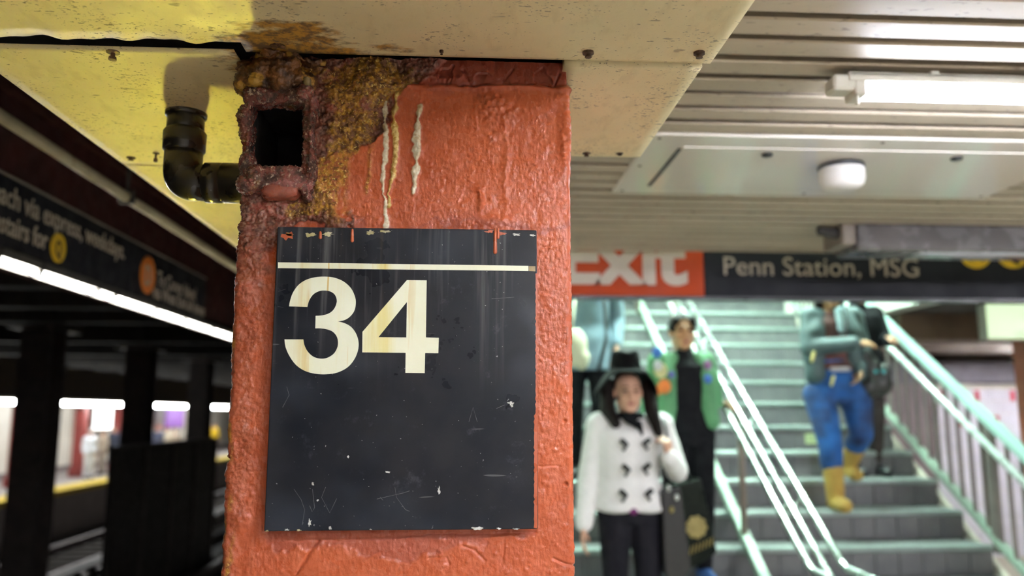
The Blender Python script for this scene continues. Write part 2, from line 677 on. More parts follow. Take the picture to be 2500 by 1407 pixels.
def sloped(x0, x1, ya, yb, h0, h1, yend=None):
    """bar following the pitch of the stairs between heights h0 and h1 over the nosing line"""
    return MB().poly([(x0, ya, zn(ya) + h0), (x0, yb, zn(yb) + h0), (x0, yb, zn(yb) + h1), (x0, ya, zn(ya) + h1)], (x1 - x0, 0, 0))


# centre railing: kerb plate, posts and three tube rails
M_RAIL = pm('polished_rail', (.62, .68, .64), (.56, .62, .58), 3, .26, .9)
M_POST = pm('brown_post', (.23, .17, .14), (.17, .13, .11), 8, .45)
cr = thing('centre_railing', (1.71, Y0S + GO, 0), 'triple tube steel handrail down the middle of the staircase', 'railing')
sloped(1.72, 1.775, 3.75, 8.2, .01, .06).build('kerb', pm('pale_kerb', (.26, .36, .28), (.22, .31, .24), 6, .4), cr)
for (x, y) in ((1.745, 5.14), (1.71, 6.55), (1.71, 7.9)):
    MB().tube([(x, y, zn(y) - .02), (x, y, zn(y) + .82)], .021, 12).build('post', M_POST, cr, True)
for (x, h, ye_) in ((1.79, .875, 3.885), (1.71, .848, 3.83), (1.63, .866, 3.885)):
    e = zn(ye_) + h
    pts = arc_path([(x, 8.3, zn(8.3) + h), (x, ye_, e), (x, ye_ - .38, e), (x, ye_ - .38, .0 if x != 1.71 else e - .12)], .05, 6)
    MB().tube(pts, .018, 12).build('rail', M_RAIL, cr, True)
for y in (4.35, 5.0, 5.9):
    z = zn(y) + .80
    MB().tube([(1.63, y, z + .045), (1.67, y, z), (1.75, y, z), (1.79, y, z + .055)], .009, 8).build('bracket', M_RAIL, cr, True)
    MB().lathe((1.71, y, z - .015), [(.02, 0), (.026, .012), (.02, .03)], 12).build('boss', M_RAIL, cr, True)

# railing on the open side of the stairs
M_BAL = pm('dark_baluster', (.16, .13, .12), (.12, .10, .095), 6, .4)
sr = thing('side_railing', (3.34, Y0S + GO, 0), 'steel railing with dark balusters along the open side of the stairs', 'railing')
sloped(3.315, 3.365, 3.66, 8.25, .005, .05).build('stringer', pm('stringer_steel', (.34, .42, .35), (.28, .36, .3), 7, .4, .2), sr)
sloped(3.30, 3.38, 3.55, 8.3, .752, .792).build('top_rail', pm('teal_rail', (.36, .52, .48), (.33, .49, .45), 2, .4, .2), sr)
MB().tube([(3.245, 3.5, zn(3.5) + .69), (3.245, 8.3, zn(8.3) + .69)], .022, 14).build('handrail', pm('pale_handrail', (.62, .74, .68), (.58, .7, .64), 4, .3, .25), sr, True)
bal = None
y = 3.72
while y < 8.2:
    if bal is None:
        o = bal = MB().box(3.33, 3.352, y - .011, y + .011, zn(y) + .02, zn(y) + .755, .003).build('baluster', M_BAL, sr)
        yb0 = y
    else:
        o = copy_part(bal, sr, (0, y - yb0, zn(y) - zn(yb0)))
    y += .122
for y in (5.1, 6.85):
    MB().box(3.318, 3.362, y - .03, y + .03, zn(y) - .05, zn(y) + .76, .005).build('newel_post', M_BAL, sr)
for y in (4.2, 5.5, 6.8):
    MB().tube(arc_path([(3.245, y, zn(y) + .67), (3.245, y, zn(y) + .62), (3.335, y, zn(y) + .62)], .03, 5), .007, 8).build('bracket', M_RAIL, sr, True)

# assumed staircase lamps, unseen up in the stairwell
M_STUBE = em('assumed_stair_glow', (.70, 1.0, .86), STAIR)
M_HOUS = pm('lamp_housing', (.72, .70, .62), (.62, .6, .52), 5, .4)


def tube_lamp(c, half, axis, mat, label, group, ntube=1, r=.019, hang=SLZ + .002, skirt=-.003):
    t = thing('fluorescent_lamp', c, label, 'lamp', group)
    c = Vector(c)
    ax = Vector((1, 0, 0)) if axis == 'x' else Vector((0, 1, 0))
    sd = Vector((0, 1, 0)) if axis == 'x' else Vector((1, 0, 0))
    b = MB()
    # trough reflector: a flat pan over the tube with two short skirts
    w = .032 + .028 * (ntube - 1)
    for (s0, s1, za, zb_) in ((-w, w, r + .003, r + .012), (-w, -w + .004, skirt, r + .01), (w - .004, w, skirt, r + .01)):
        if axis == 'x':
            b.box(c.x - half - .04, c.x + half + .04, c.y + s0, c.y + s1, c.z + za, c.z + zb_, .002)
        else:
            b.box(c.x + s0, c.x + s1, c.y - half - .04, c.y + half + .04, c.z + za, c.z + zb_, .002)
    b.build('housing', M_HOUS, t)
    st_z = c.z + r + .011
    for s in (-.7, .7):
        e = c + ax * half * s
        MB().box(e.x - .01, e.x + .01, e.y - .01, e.y + .01, st_z, hang).build('stem', M_HOUS, t)
    for k in range(ntube):
        o = sd * ((k - (ntube - 1) / 2) * .055)
        MB().tube([c + o - ax * half, c + o + ax * half], r, 16).build('tube', mat, t, True)
    for s in (-1, 1):
        e = c + ax * (half + .012) * s
        b = MB()
        dx, dy = (.014, .03) if axis == 'x' else (.03, .014)
        b.box(e.x - dx, e.x + dx, e.y - dy, e.y + dy, e.z - .022, e.z + .03, .004)
        b.build('lamp_holder', M_HOUS, t)
    return t


for (yy, zz) in ((5.6, 4.35), (7.9, 4.95)):
    tube_lamp((1.15, yy, zz), .58, 'x', M_STUBE, 'assumed unseen fluorescent tube lamp high over the staircase', 'assumed lamps over the staircase', 2, .019, 5.2)
    tube_lamp((2.65, yy, zz), .58, 'x', M_STUBE, 'assumed unseen fluorescent tube lamp high over the staircase', 'assumed lamps over the staircase', 2, .019, 5.2)
# ------------------------------------------------------------------ noise for modelled relief
def _h(xi, yi, seed):
    h = (xi.astype(np.int64) * 374761393 + yi.astype(np.int64) * 668265263 + seed * 974634777) & 0xffffffff
    h = ((h ^ (h >> 13)) * 1274126177) & 0xffffffff
    return ((h ^ (h >> 16)) & 0xffffff) / float(0xffffff)


def vn(x, y, seed=0):
    xi, yi = np.floor(x), np.floor(y)
    fx, fy = x - xi, y - yi
    fx = fx * fx * fx * (fx * (fx * 6 - 15) + 10)
    fy = fy * fy * fy * (fy * (fy * 6 - 15) + 10)
    a, b = _h(xi, yi, seed), _h(xi + 1, yi, seed)
    c, d = _h(xi, yi + 1, seed), _h(xi + 1, yi + 1, seed)
    return (a * (1 - fx) + b * fx) * (1 - fy) + (c * (1 - fx) + d * fx) * fy


def fbm(x, y, sc, oct_=4, seed=0, gain=.5):
    s, a, t = 0.0, 1.0, 0.0
    for k in range(oct_):
        s = s + a * (vn(x * sc * 2 ** k + 17.3 * k, y * sc * 2 ** k - 9.1 * k, seed + k) - .5) * 2
        t += a
        a *= gain
    return s / t


def worley(x, y, sc, seed=0):
    x, y = x * sc, y * sc
    xi, yi = np.floor(x), np.floor(y)
    best = np.full(x.shape, 9.0)
    for dx in (-1, 0, 1):
        for dy in (-1, 0, 1):
            cx, cy = xi + dx, yi + dy
            ddx = cx + _h(cx, cy, seed) - x
            ddy = cy + _h(cx, cy, seed + 5) - y
            best = np.minimum(best, ddx * ddx + ddy * ddy)
    return np.sqrt(best)


def sst(a, b, x):
    t = np.clip((x - a) / (b - a), 0, 1)
    return t * t * (3 - 2 * t)


def pline(px, py, pts):
    """distance to a polyline and position along it (0..1)"""
    best = np.full(px.shape, 1e9)
    along = np.zeros(px.shape)
    n = len(pts) - 1
    for i in range(n):
        (ax, ay), (bx, by) = pts[i], pts[i + 1]
        dx, dy = bx - ax, by - ay
        t = np.clip(((px - ax) * dx + (py - ay) * dy) / (dx * dx + dy * dy), 0, 1)
        d = np.hypot(px - ax - t * dx, py - ay - t * dy)
        m = d < best
        best = np.where(m, d, best)
        along = np.where(m, (i + t) / n, along)
    return best, along


def project(x, y, z):
    dx, dy, dz = x, y, z - CAMZ
    dep = dx * _f[0] + dy * _f[1] + dz * _f[2]
    return 1250 + 2000 * (dx * _r[0] + dy * _r[1]) / dep, 703.5 - 2000 * (dx * _u[0] + dy * _u[1] + dz * _u[2]) / dep


# ------------------------------------------------------------------ the column in front
CX0, CX1, CY, CD = -.332, .161, 1.2, .42
RC = .009
def column_relief():
    st_ = .00125
    s = []
    # profile: left flank, rounded corner, face, rounded corner, right flank
    for q in np.linspace(.07, RC, 34):
        s.append((CX0, CY + q, -1, 0))
    for q in np.linspace(0, math.pi / 2, 11)[1:-1]:
        s.append((CX0 + RC - RC * math.cos(q), CY + RC - RC * math.sin(q), -math.cos(q), -math.sin(q)))
    nfx = int((CX1 - CX0 - 2 * RC) / st_)
    for q in np.linspace(CX0 + RC, CX1 - RC, nfx):
        s.append((q, CY, 0, -1))
    for q in np.linspace(0, math.pi / 2, 11)[1:-1]:
        s.append((CX1 - RC + RC * math.sin(q), CY + RC - RC * math.cos(q), math.sin(q), -math.cos(q)))
    for q in np.linspace(RC, .07, 26):
        s.append((CX1, CY + q, 1, 0))
    s = np.array(s)
    ds = np.concatenate([[0], np.cumsum(np.hypot(np.diff(s[:, 0]), np.diff(s[:, 1])))])
    z0, z1 = 1.58, SOF + .012
    zz = np.arange(z0, z1, st_)
    SS, ZZ = np.meshgrid(ds, zz)
    X0 = np.broadcast_to(s[:, 0], SS.shape)
    Y0 = np.broadcast_to(s[:, 1], SS.shape)
    NX = np.broadcast_to(s[:, 2], SS.shape)
    NY = np.broadcast_to(s[:, 3], SS.shape)
    px, py = project(X0, np.full(SS.shape, CY), ZZ)
    U, V = SS, ZZ
    wx = px + 44 * fbm(U, V, 16, 4, 3) + 16 * fbm(U, V, 70, 3, 8)
    wy = py + 44 * fbm(U, V, 16, 4, 31) + 16 * fbm(U, V, 70, 3, 41)
    # --- how far the crust reaches over from the left at each height
    by = [150, 205, 250, 300, 345, 380, 420, 470, 520, 552, 566, 600, 650, 760, 900, 1050, 1250, 1420]
    bx = [1060, 1040, 985, 925, 872, 800, 772, 792, 838, 905, 690, 655, 640, 622, 612, 604, 590, 575]
    xb = np.interp(wy, by, bx)
    crust = sst(14, -14, wx - xb)
    edge_fade = np.interp(py, [150, 560, 640, 760, 1407], [1, 1, .7, .38, .34])
    crust = crust * edge_fade
    heavy = crust * sst(600, 520, py)
    # --- base relief of many coats of paint
    d = .0012 * fbm(U, V, 30, 4, 1) + .00070 * fbm(U, V, 130, 3, 2) + .00040 * fbm(U, V * .5, 330, 2, 5)
    bumps = sst(.34, .0, worley(U, V, 75, 12)) * sst(.62, .8, vn(U * 75 + .3, V * 75, 77))
    d = d + .0011 * bumps
    # pebbly crust
    g = 1 - worley(U, V, 210, 3)
    g2 = 1 - worley(U, V, 95, 9)
    d = d + crust * (.0050 * fbm(U, V, 38, 4, 21) + .0026 * g * g + .0036 * g2 * g2 - .001)
    d = d + heavy * (.011 * fbm(U, V, 20, 3, 61) - .002)
    # left edge thick with old paint
    le = sst(650, 575, px)
    d = d + le * (.0036 * fbm(U, V, 24, 4, 71) + .0012 * (1 - worley(U, V * .7, 70, 14)))
    # --- sunk top band
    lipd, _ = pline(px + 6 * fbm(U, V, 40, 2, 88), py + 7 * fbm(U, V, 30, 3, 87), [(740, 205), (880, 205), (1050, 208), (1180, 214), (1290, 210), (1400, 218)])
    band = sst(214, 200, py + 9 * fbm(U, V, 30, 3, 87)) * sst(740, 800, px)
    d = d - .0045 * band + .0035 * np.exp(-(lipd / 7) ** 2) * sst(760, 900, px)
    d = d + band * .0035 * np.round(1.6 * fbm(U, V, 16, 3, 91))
    # --- flake edges: older coats laid bare
    fl_, _ = pline(wx, wy, [(862, 352), (905, 318), (960, 285), (1003, 258)])
    lower = sst(10, -10, (wy - np.interp(wx, [860, 905, 960, 1003], [352, 318, 285, 258]))) * sst(850, 875, wx) * sst(1012, 990, wx) * sst(230, 250, py)
    d = d - .0022 * lower
    yb_ = np.interp(wx, [640, 700, 760, 900, 985, 1010, 1150, 1250, 1320, 1330], [1322, 1345, 1330, 1335, 1352, 1350, 1322, 1318, 1312, 1290])
    flake = sst(6, -6, wy - yb_) * sst(1290, 1300, py) * sst(640, 660, px) * sst(1325, 1310, px)
    d = d - .0020 * flake
    # --- runs of mineral and paint
    white = np.zeros(px.shape)
    yrun = np.zeros(px.shape)
    ochre = np.zeros(px.shape)
    wv = 5 * fbm(U, V, 45, 2, 56) + 3.5 * fbm(U, V, 140, 2, 55)

    def run(pts, w, h, taper=.0):
        dd, al = pline(px + wv, py, pts)
        ww = w * (.30 + 1.15 * vn(U * 25, V * 75, 33)) * (1 - taper * al)
        return np.exp(-(dd / np.maximum(ww, .5)) ** 2), h

    for pts, w, h, kind in (
            ([(1024, 262), (1021, 300), (1016, 345), (1017, 400), (1011, 470)], 7.5, .0042, 'w'),
            ([(968, 225), (963, 300), (966, 360), (957, 430), (950, 485), (948, 505)], 6.5, .0034, 'o'),
            ([(940, 245), (940, 300), (939, 380), (935, 440), (942, 515), (945, 552)], 5.5, .0016, 'w'),
            ([(1010, 470), (1008, 540)], 3.5, .0006, 'n'),
            ([(1232, 296), (1236, 370), (1232, 470), (1234, 545)], 6, .0017, 'n'),
            ([(1176, 462), (1171, 512)], 6.5, .0048, 'n'),
            ([(1160, 255), (1165, 330)], 3, .0008, 'n'),
            ([(905, 335), (898, 470)], 7, .0008, 'o2'),
            ([(820, 390), (815, 540)], 15, .0006, 'o2'), ([(850, 380), (846, 520)], 11, .0005, 'o2'), ([(795, 470), (830, 545)], 12, .0006, 'o2')):
        m, hh = run(pts, w, h)
        d = d + m * hh * (.75 + .5 * vn(U * 260, V * 260, 14))
        if kind == 'w':
            white = np.maximum(white, sst(.28, .6, m))
        elif kind == 'o':
            yrun = np.maximum(yrun, sst(.28, .6, m))
        elif kind == 'o2':
            ochre = np.maximum(ochre, .75 * m * vn(U * 60, V * 9, 8))
    # lumps of thick paint
    for (cx, cy, rx, ry, h) in ((1212, 268, 44, 34, .0058), (1190, 250, 30, 18, .004), (1378, 345, 13, 52, .0058), (1384, 300, 9, 40, .004), (1360, 240, 26, 16, .003),
                                (1200, 545, 42, 16, .0026), (820, 540, 34, 20, .006), (815, 300, 18, 20, .007), (800, 360, 18, 22, .006), (1100, 190, 70, 12, .003),
                                (1340, 1183, 9, 7, .0012), (600, 700, 22, 26, .004), (590, 980, 18, 24, .004), (585, 1270, 20, 18, .004), (610, 600, 24, 34, .006)):
        e = np.exp(-((px - cx) / rx) ** 2 - ((py - cy) / ry) ** 2)
        d = d + h * e * (.35 + 1.1 * (1 - worley(U, V, 120, int(cx))) )
    # cracks and pits
    for pts, w, dep in (([(775, 1322), (758, 1345), (742, 1372), (722, 1400)], 4, .0035), ([(1045, 1363), (1090, 1362), (1098, 1380)], 2.6, .002), ([(1352, 1366), (1385, 1378), (1402, 1384)], 3.2, .003),
                        ([(1128, 1335), (1160, 1345), (1185, 1372)], 2.6, .002), ([(1230, 1322), (1228, 1372)], 2, .0015), ([(1318, 1138), (1372, 1139)], 2, .0012),
                        ([(1250, 168), (1228, 200)], 2.5, .003), ([(1130, 170), (1150, 205)], 2.5, .003), ([(1368, 175), (1352, 210)], 3, .003),
                        ([(700, 1322), (900, 1318), (1050, 1305), (1310, 1302)], 3, .0015), ([(672, 570), (664, 640)], 6, .004)):
        dd, _ = pline(px + 3 * fbm(U, V, 70, 2, 19), py + 3 * fbm(U, V, 70, 2, 29), pts)
        d = d - dep * np.exp(-(dd / w) ** 2)
    for (cx, cy, r_) in ((1382, 1182, 4), (1379, 1028, 3.5), (553, 1125, 5), (660, 612, 7)):
        d = d - .006 * np.exp(-((px - cx) ** 2 + (py - cy) ** 2) / r_ ** 2)
    # --- stains, plus the darker top
    gran = sst(.40, .74, vn(U * 330, V * 330, 4)) 
    def bl(cx, cy, rx, ry, n=.5, seed=1):
        q = ((wx - cx) / rx) ** 2 + ((wy - cy) / ry) ** 2
        return sst(1.15, .55, q)
    och = np.zeros(px.shape)
    for a in ((900, 195, 130, 45), (850, 255, 60, 60), (960, 215, 70, 34), (830, 330, 45, 70), (735, 525, 60, 22), (820, 410, 40, 70), (700, 170, 90, 26), (800, 470, 45, 60), (960, 178, 40, 18), (885, 265, 40, 30)):
        och = np.maximum(och, bl(*a))
    ochre = np.maximum(ochre, och * (.6 + .4 * gran))
    ochre = np.maximum(ochre, .75 * sst(575, 560, px - 10 * fbm(U, V, 30, 3, 44)) * sst(.4, .7, vn(U * 120, V * 30, 6)) * sst(600, 700, py))
    grit = och * sst(.45, .2, worley(U, V, 260, 6)) * sst(.45, .6, vn(U * 60, V * 60, 10))
    d = d + .0016 * grit
    pale = crust * sst(.55, .75, vn(U * 420, V * 420, 15))
    topdark = np.maximum(band, sst(260, 180, wy) * .8)  # darker top paint, with the soffit's shade painted in as well
    old = np.maximum(np.maximum(lower, flake * .8), sst(545, 565, wy) * sst(575, 560, wy))
    co = np.hypot(px - 1085, py - 1000) * 0
    X = X0 + NX * d
    Y = Y0 + NY * d
    nz, ns = SS.shape
    idx = np.arange(nz * ns).reshape(nz, ns)
    q = np.stack([idx[:-1, :-1], idx[:-1, 1:], idx[1:, 1:], idx[1:, :-1]], -1).reshape(-1, 4)
    pcx, pcy = px[:-1, :-1].ravel(), py[:-1, :-1].ravel()
    fr = (NY[:-1, :-1].ravel() < -.9)
    keep = ~((pcx > 600) & (pcx < 752) & (pcy > 238) & (pcy < 424) & fr)
    q = q[keep]
    V3 = np.stack([X, Y, ZZ], -1).reshape(-1, 3)
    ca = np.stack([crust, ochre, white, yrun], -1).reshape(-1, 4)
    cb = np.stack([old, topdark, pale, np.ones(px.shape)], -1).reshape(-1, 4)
    return V3, q, ca, cb


def fast_mesh(name, V3, q, attrs, mat, parent):
    me = bpy.data.meshes.new(name)
    org = np.array(root_of(parent).location)
    v = (V3 - org).astype(np.float32)
    me.vertices.add(len(v))
    me.vertices.foreach_set('co', v.ravel())
    me.loops.add(q.size)
    me.loops.foreach_set('vertex_index', q.ravel().astype(np.int32))
    me.polygons.add(len(q))
    me.polygons.foreach_set('loop_start', np.arange(0, q.size, 4, dtype=np.int32))
    me.polygons.foreach_set('use_smooth', np.ones(len(q), dtype=bool))
    me.update(calc_edges=True)
    for k, a in attrs.items():
        at = me.attributes.new(k, 'FLOAT_COLOR', 'POINT')
        at.data.foreach_set('color', a.astype(np.float32).ravel())
    me.materials.append(mat)
    o = bpy.data.objects.new(name, me)
    COL.objects.link(o)
    o.parent = parent
    return o


def column_mat():
    t = NT('red_column_paint')
    A, B = t.attr('ma'), t.attr('mb')
    sa = t.n.new('ShaderNodeSeparateColor')
    sb = t.n.new('ShaderNodeSeparateColor')
    t.link(A.outputs['Color'], sa.inputs[0])
    t.link(B.outputs['Color'], sb.inputs[0])
    cr_, oc, wh = sa.outputs[0], sa.outputs[1], sa.outputs[2]
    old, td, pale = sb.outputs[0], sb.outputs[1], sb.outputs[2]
    red = t.mix(t.ramp(t.noise(9, 4, .6), .3, .7), (.455, .102, .040), (.375, .078, .031))
    red = t.mix(t.ramp(t.noise(70, 3, .6, (1, 1, .35)), .5, .75, 0, .5), red, (.53, .15, .08))
    red = t.mix(t.math('MULTIPLY', old, .7), red, (.27, .07, .05))
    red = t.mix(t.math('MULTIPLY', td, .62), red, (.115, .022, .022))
    crc = t.mix(t.ramp(t.noise(60, 4, .6), .35, .65), (.145, .045, .030), (.035, .013, .008))
    crc = t.mix(t.ramp(t.noise(22, 3, .6), .5, .66), crc, (.29, .080, .058))
    crc = t.mix(t.math('MULTIPLY', pale, .28), crc, (.48, .32, .24))
    c = t.mix(t.math('MULTIPLY', cr_, .93), red, crc)
    ocl = t.mix(t.ramp(t.noise(90, 4, .65), .38, .60), (.46, .24, .025), (.11, .045, .010))
    ocl = t.mix(t.ramp(t.noise(230, 3, .6), .56, .66), ocl, (.74, .54, .17))
    c = t.mix(t.math('MULTIPLY', oc, .95), c, ocl)
    whc = t.mix(t.ramp(t.noise(160, 3, .6), .4, .7), (.80, .74, .58), (.62, .48, .28))
    c = t.mix(A.outputs['Alpha'], c, t.mix(t.ramp(t.noise(170, 3, .6), .4, .6), (.78, .60, .24), (.50, .30, .07)))
    c = t.mix(wh, c, whc)
    rough = t.math('ADD', t.ramp(t.noise(40, 3), .3, .7, .20, .36), t.math('MULTIPLY', t.math('MAXIMUM', oc, wh), .35))
    t.set(c, rough, 0, .32)
    t.bump(t.math('ADD', t.math('MULTIPLY', t.noise(420, 4, .6), t.math('ADD', .45, t.math('MULTIPLY', cr_, .9))), t.math('MULTIPLY', t.noise(170, 3, .6, (1, 1, .35)), 1.0)), .5, .0017)
    return t.m


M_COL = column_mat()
co_ = thing('subway_column', ((CX0 + CX1) / 2, CY + CD / 2, 0), 'thick red painted steel column crusted with rust and mineral runs, carrying the 34 plate', 'column', kind='thing')
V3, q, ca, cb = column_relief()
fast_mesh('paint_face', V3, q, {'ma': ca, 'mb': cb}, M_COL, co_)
M_REDP = pm('red_paint_plain', (.455, .102, .040), (.375, .078, .031), 12, .32, bump=.3, bscale=90)
b = MB()
b.box(CX0, CX1, CY, CY + CD, 0, 1.582)
for (x0, x1) in ((CX0 + .001, CX0 + .006), (CX1 - .006, CX1 - .001)):
    b.box(x0, x1, CY + .066, CY + CD, 1.582, SOF + .012)
b.box(CX0 + .01, CX1 - .01, CY + CD - .012, CY + CD, 1.582, SOF + .012)
b.build('shaft', M_REDP, co_)
MB().box(CX0 - .03, CX1 + .03, CY - .03, CY + CD + .03, 0, .12, .01).build('base', M_REDP, co_)


# ------------------------------------------------------------------ remeshed shapes (lumps, figures, clothes)
def blob(name, mb, voxel, mat, parent, smooth=4, disp=None, fac=.5):
    me = bpy.data.meshes.new('tmp')
    me.from_pydata([tuple(v) for v in mb.v], [], mb.f)
    o = bpy.data.objects.new('tmp', me)
    COL.objects.link(o)
    m = o.modifiers.new('r', 'REMESH')
    m.mode = 'VOXEL'
    m.voxel_size = voxel
    m.adaptivity = 0
    if smooth:
        s = o.modifiers.new('s', 'SMOOTH')
        s.factor = fac
        s.iterations = smooth
    dg = bpy.context.evaluated_depsgraph_get()
    dg.update()
    ev = o.evaluated_get(dg)
    out = bpy.data.meshes.new_from_object(ev)
    bpy.data.objects.remove(o)
    bpy.data.meshes.remove(me)
    out.name = name
    n = len(out.vertices)
    v = np.empty(n * 3, dtype=np.float32)
    out.vertices.foreach_get('co', v)
    v = v.reshape(-1, 3).astype(float)
    if disp:
        nr = np.empty(n * 3, dtype=np.float32)
        out.vertices.foreach_get('normal', nr)
        nr = nr.reshape(-1, 3)
        v = v + nr * disp(v)[:, None]
    if parent is not None:
        org = np.array(root_of(parent).location)
    else:
        lo, hi = v.min(0), v.max(0)
        org = np.array([(lo[0] + hi[0]) / 2, (lo[1] + hi[1]) / 2, lo[2]])
    out.vertices.foreach_set('co', (v - org).astype(np.float32).ravel())
    out.polygons.foreach_set('use_smooth', np.ones(len(out.polygons), dtype=bool))
    out.materials.clear()
    out.materials.append(mat)
    out.update()
    ob_ = bpy.data.objects.new(name, out)
    COL.objects.link(ob_)
    if parent is not None:
        ob_.parent = parent
    else:
        ob_.location = org
    return ob_


def capsule(mb, p0, r0, p1, r1, n=12):
    p0, p1 = Vector(p0), Vector(p1)
    ax = p1 - p0
    L = ax.length
    if L < 1e-6:
        return ell(mb, p0, (r0, r0, r0))
    t = ax / L
    up = Vector((0, 0, 1)) if abs(t.z) < .9 else Vector((1, 0, 0))
    a = t.cross(up).normalized()
    b_ = t.cross(a)
    rings = []
    for k in range(1, 5):
        an = math.pi / 2 * (1 - k / 4)
        rings.append((p0 - t * r0 * math.sin(an), r0 * math.cos(an)))
    for k in range(0, 4):
        an = math.pi / 2 * k / 4
        rings.append((p1 + t * r1 * math.sin(an), r1 * math.cos(an)))
    v, f = [p0 - t * r0], []
    for (c, r) in rings:
        for k in range(n):
            g = 2 * math.pi * k / n
            v.append(c + (a * math.cos(g) + b_ * math.sin(g)) * r)
    v.append(p1 + t * r1)
    m = len(rings)
    for k in range(n):
        k2 = (k + 1) % n
        f.append((0, 1 + k, 1 + k2))
        for i in range(m - 1):
            f.append((1 + i * n + k, 1 + (i + 1) * n + k, 1 + (i + 1) * n + k2, 1 + i * n + k2))
        f.append((len(v) - 1, 1 + (m - 1) * n + k2, 1 + (m - 1) * n + k))
    return mb.add(v, [fc[::-1] for fc in f])


def ell(mb, c, r, rot=None, n=16, m=10):
    c = Vector(c)
    R = rot.to_matrix() if rot is not None and hasattr(rot, 'to_matrix') else (rot or Matrix.Identity(3))
    v, f = [], []
    for i in range(1, m):
        ph = math.pi * i / m
        for k in range(n):
            g = 2 * math.pi * k / n
            v.append(c + R @ Vector((r[0] * math.sin(ph) * math.cos(g), r[1] * math.sin(ph) * math.sin(g), r[2] * math.cos(ph))))
    v.append(c + R @ Vector((0, 0, r[2])))
    v.append(c + R @ Vector((0, 0, -r[2])))
    T, B = len(v) - 2, len(v) - 1
    for k in range(n):
        k2 = (k + 1) % n
        f.append((T, k, k2))
        for i in range(m - 2):
            f.append((i * n + k, (i + 1) * n + k, (i + 1) * n + k2, i * n + k2))
        f.append((B, (m - 2) * n + k2, (m - 2) * n + k))
    return mb.add(v, f)


def loft(mb, secs, n=24, M=None):
    """closed lofted body from sections (z, rx, ry, cx, cy)"""
    v, f = [], []
    for (z, rx, ry, cx, cy) in secs:
        for k in range(n):
            g = 2 * math.pi * k / n
            p = Vector((cx + rx * math.cos(g), cy + ry * math.sin(g), z))
            v.append(M @ p if M else p)
    m = len(secs)
    for i in range(m - 1):
        for k in range(n):
            k2 = (k + 1) % n
            f.append((i * n + k, i * n + k2, (i + 1) * n + k2, (i + 1) * n + k))
    f.append(tuple(range(n))[::-1])
    f.append(tuple(range((m - 1) * n, m * n)))
    return mb.add(v, f)


def grit_disp(amp, sc=120, seed=0, lump=0, lsc=30):
    def fn(v):
        u1 = v[:, 0] + .71 * v[:, 1]
        u2 = v[:, 2] - .64 * v[:, 1]
        d = amp * (1 - 1.6 * worley(u1, u2, sc, seed))
        d = d + amp * .6 * fbm(u1, u2, sc * 1.7, 3, seed + 3)
        if lump:
            d = d + lump * fbm(u1, u2, lsc, 3, seed + 7)
        return d
    return fn


# ------------------------------------------------------------------ rusted junction box on the column
def crust_mat():
    t = NT('purple_rust_crust')
    c = t.mix(t.ramp(t.noise(60, 4, .6), .38, .6), (.20, .064, .050), (.05, .018, .013))
    c = t.mix(t.ramp(t.noise(25, 3, .6, None, (3, 0, 1)), .50, .64, 0, .85), c, (.36, .12, .105))
    c = t.mix(t.ramp(t.noise(180, 3, .6, None, (1, 5, 1)), .56, .66, 0, .75), c, (.58, .44, .34))
    c = t.mix(t.ramp(t.noise(18, 3, .6, None, (7, 5, 4)), .60, .72, 0, .6), c, (.30, .17, .04))
    t.set(c, t.ramp(t.noise(60, 2), .3, .7, .16, .36))
    t.bump(t.noise(330, 4, .7), .9, .003)
    return t.m


M_CRUST = crust_mat()
YB = 1.176
jb = thing('junction_box', P(680, 487, Y=1.2), 'rust crusted square steel box with a black open hole at the column head', 'box')


def pbox(mb, x0, x1, y0, y1, ya, yb, bev=.004):
    a, c = P(x0, y1, Y=ya), P(x1, y0, Y=ya)
    return mb.box(a.x, c.x, ya, yb, a.z, c.z, bev)


b = MB()
pbox(b, 592, 613, 222, 470, YB, 1.215)
pbox(b, 731, 762, 214, 478, YB - .004, 1.215)
pbox(b, 592, 762, 214, 246, YB, 1.215)
pbox(b, 596, 762, 407, 458, YB - .003, 1.215)
pbox(b, 748, 768, 225, 430, YB - .009, 1.21)
ell(b, P(625, 425, Y=YB), (.012, .012, .014))
ell(b, P(745, 225, Y=YB - .002), (.013, .010, .012))
ell(b, P(605, 400, Y=YB + .01), (.012, .014, .02))
ell(b, P(600, 300, Y=YB + .01), (.011, .014, .03))
ell(b, P(604, 452, Y=YB + .016), (.016, .02, .014))
fr = blob('frame', b, .0016, M_CRUST, jb, 2, grit_disp(.0022, 260, 3, .0048, 40))
b = MB()
capsule(b, P(656, 466, Y=YB + .006), .0105, P(712, 465, Y=YB + .006), .0105)
capsule(b, P(656, 470, Y=YB + .016), .012, P(716, 470, Y=YB + .016), .012)
blob('ledge', b, .002, pm('ledge_red', (.34, .09, .055), (.22, .06, .042), 60, .3, bump=.5, bscale=220), jb, 3, grit_disp(.0008, 200, 5, .002, 50))
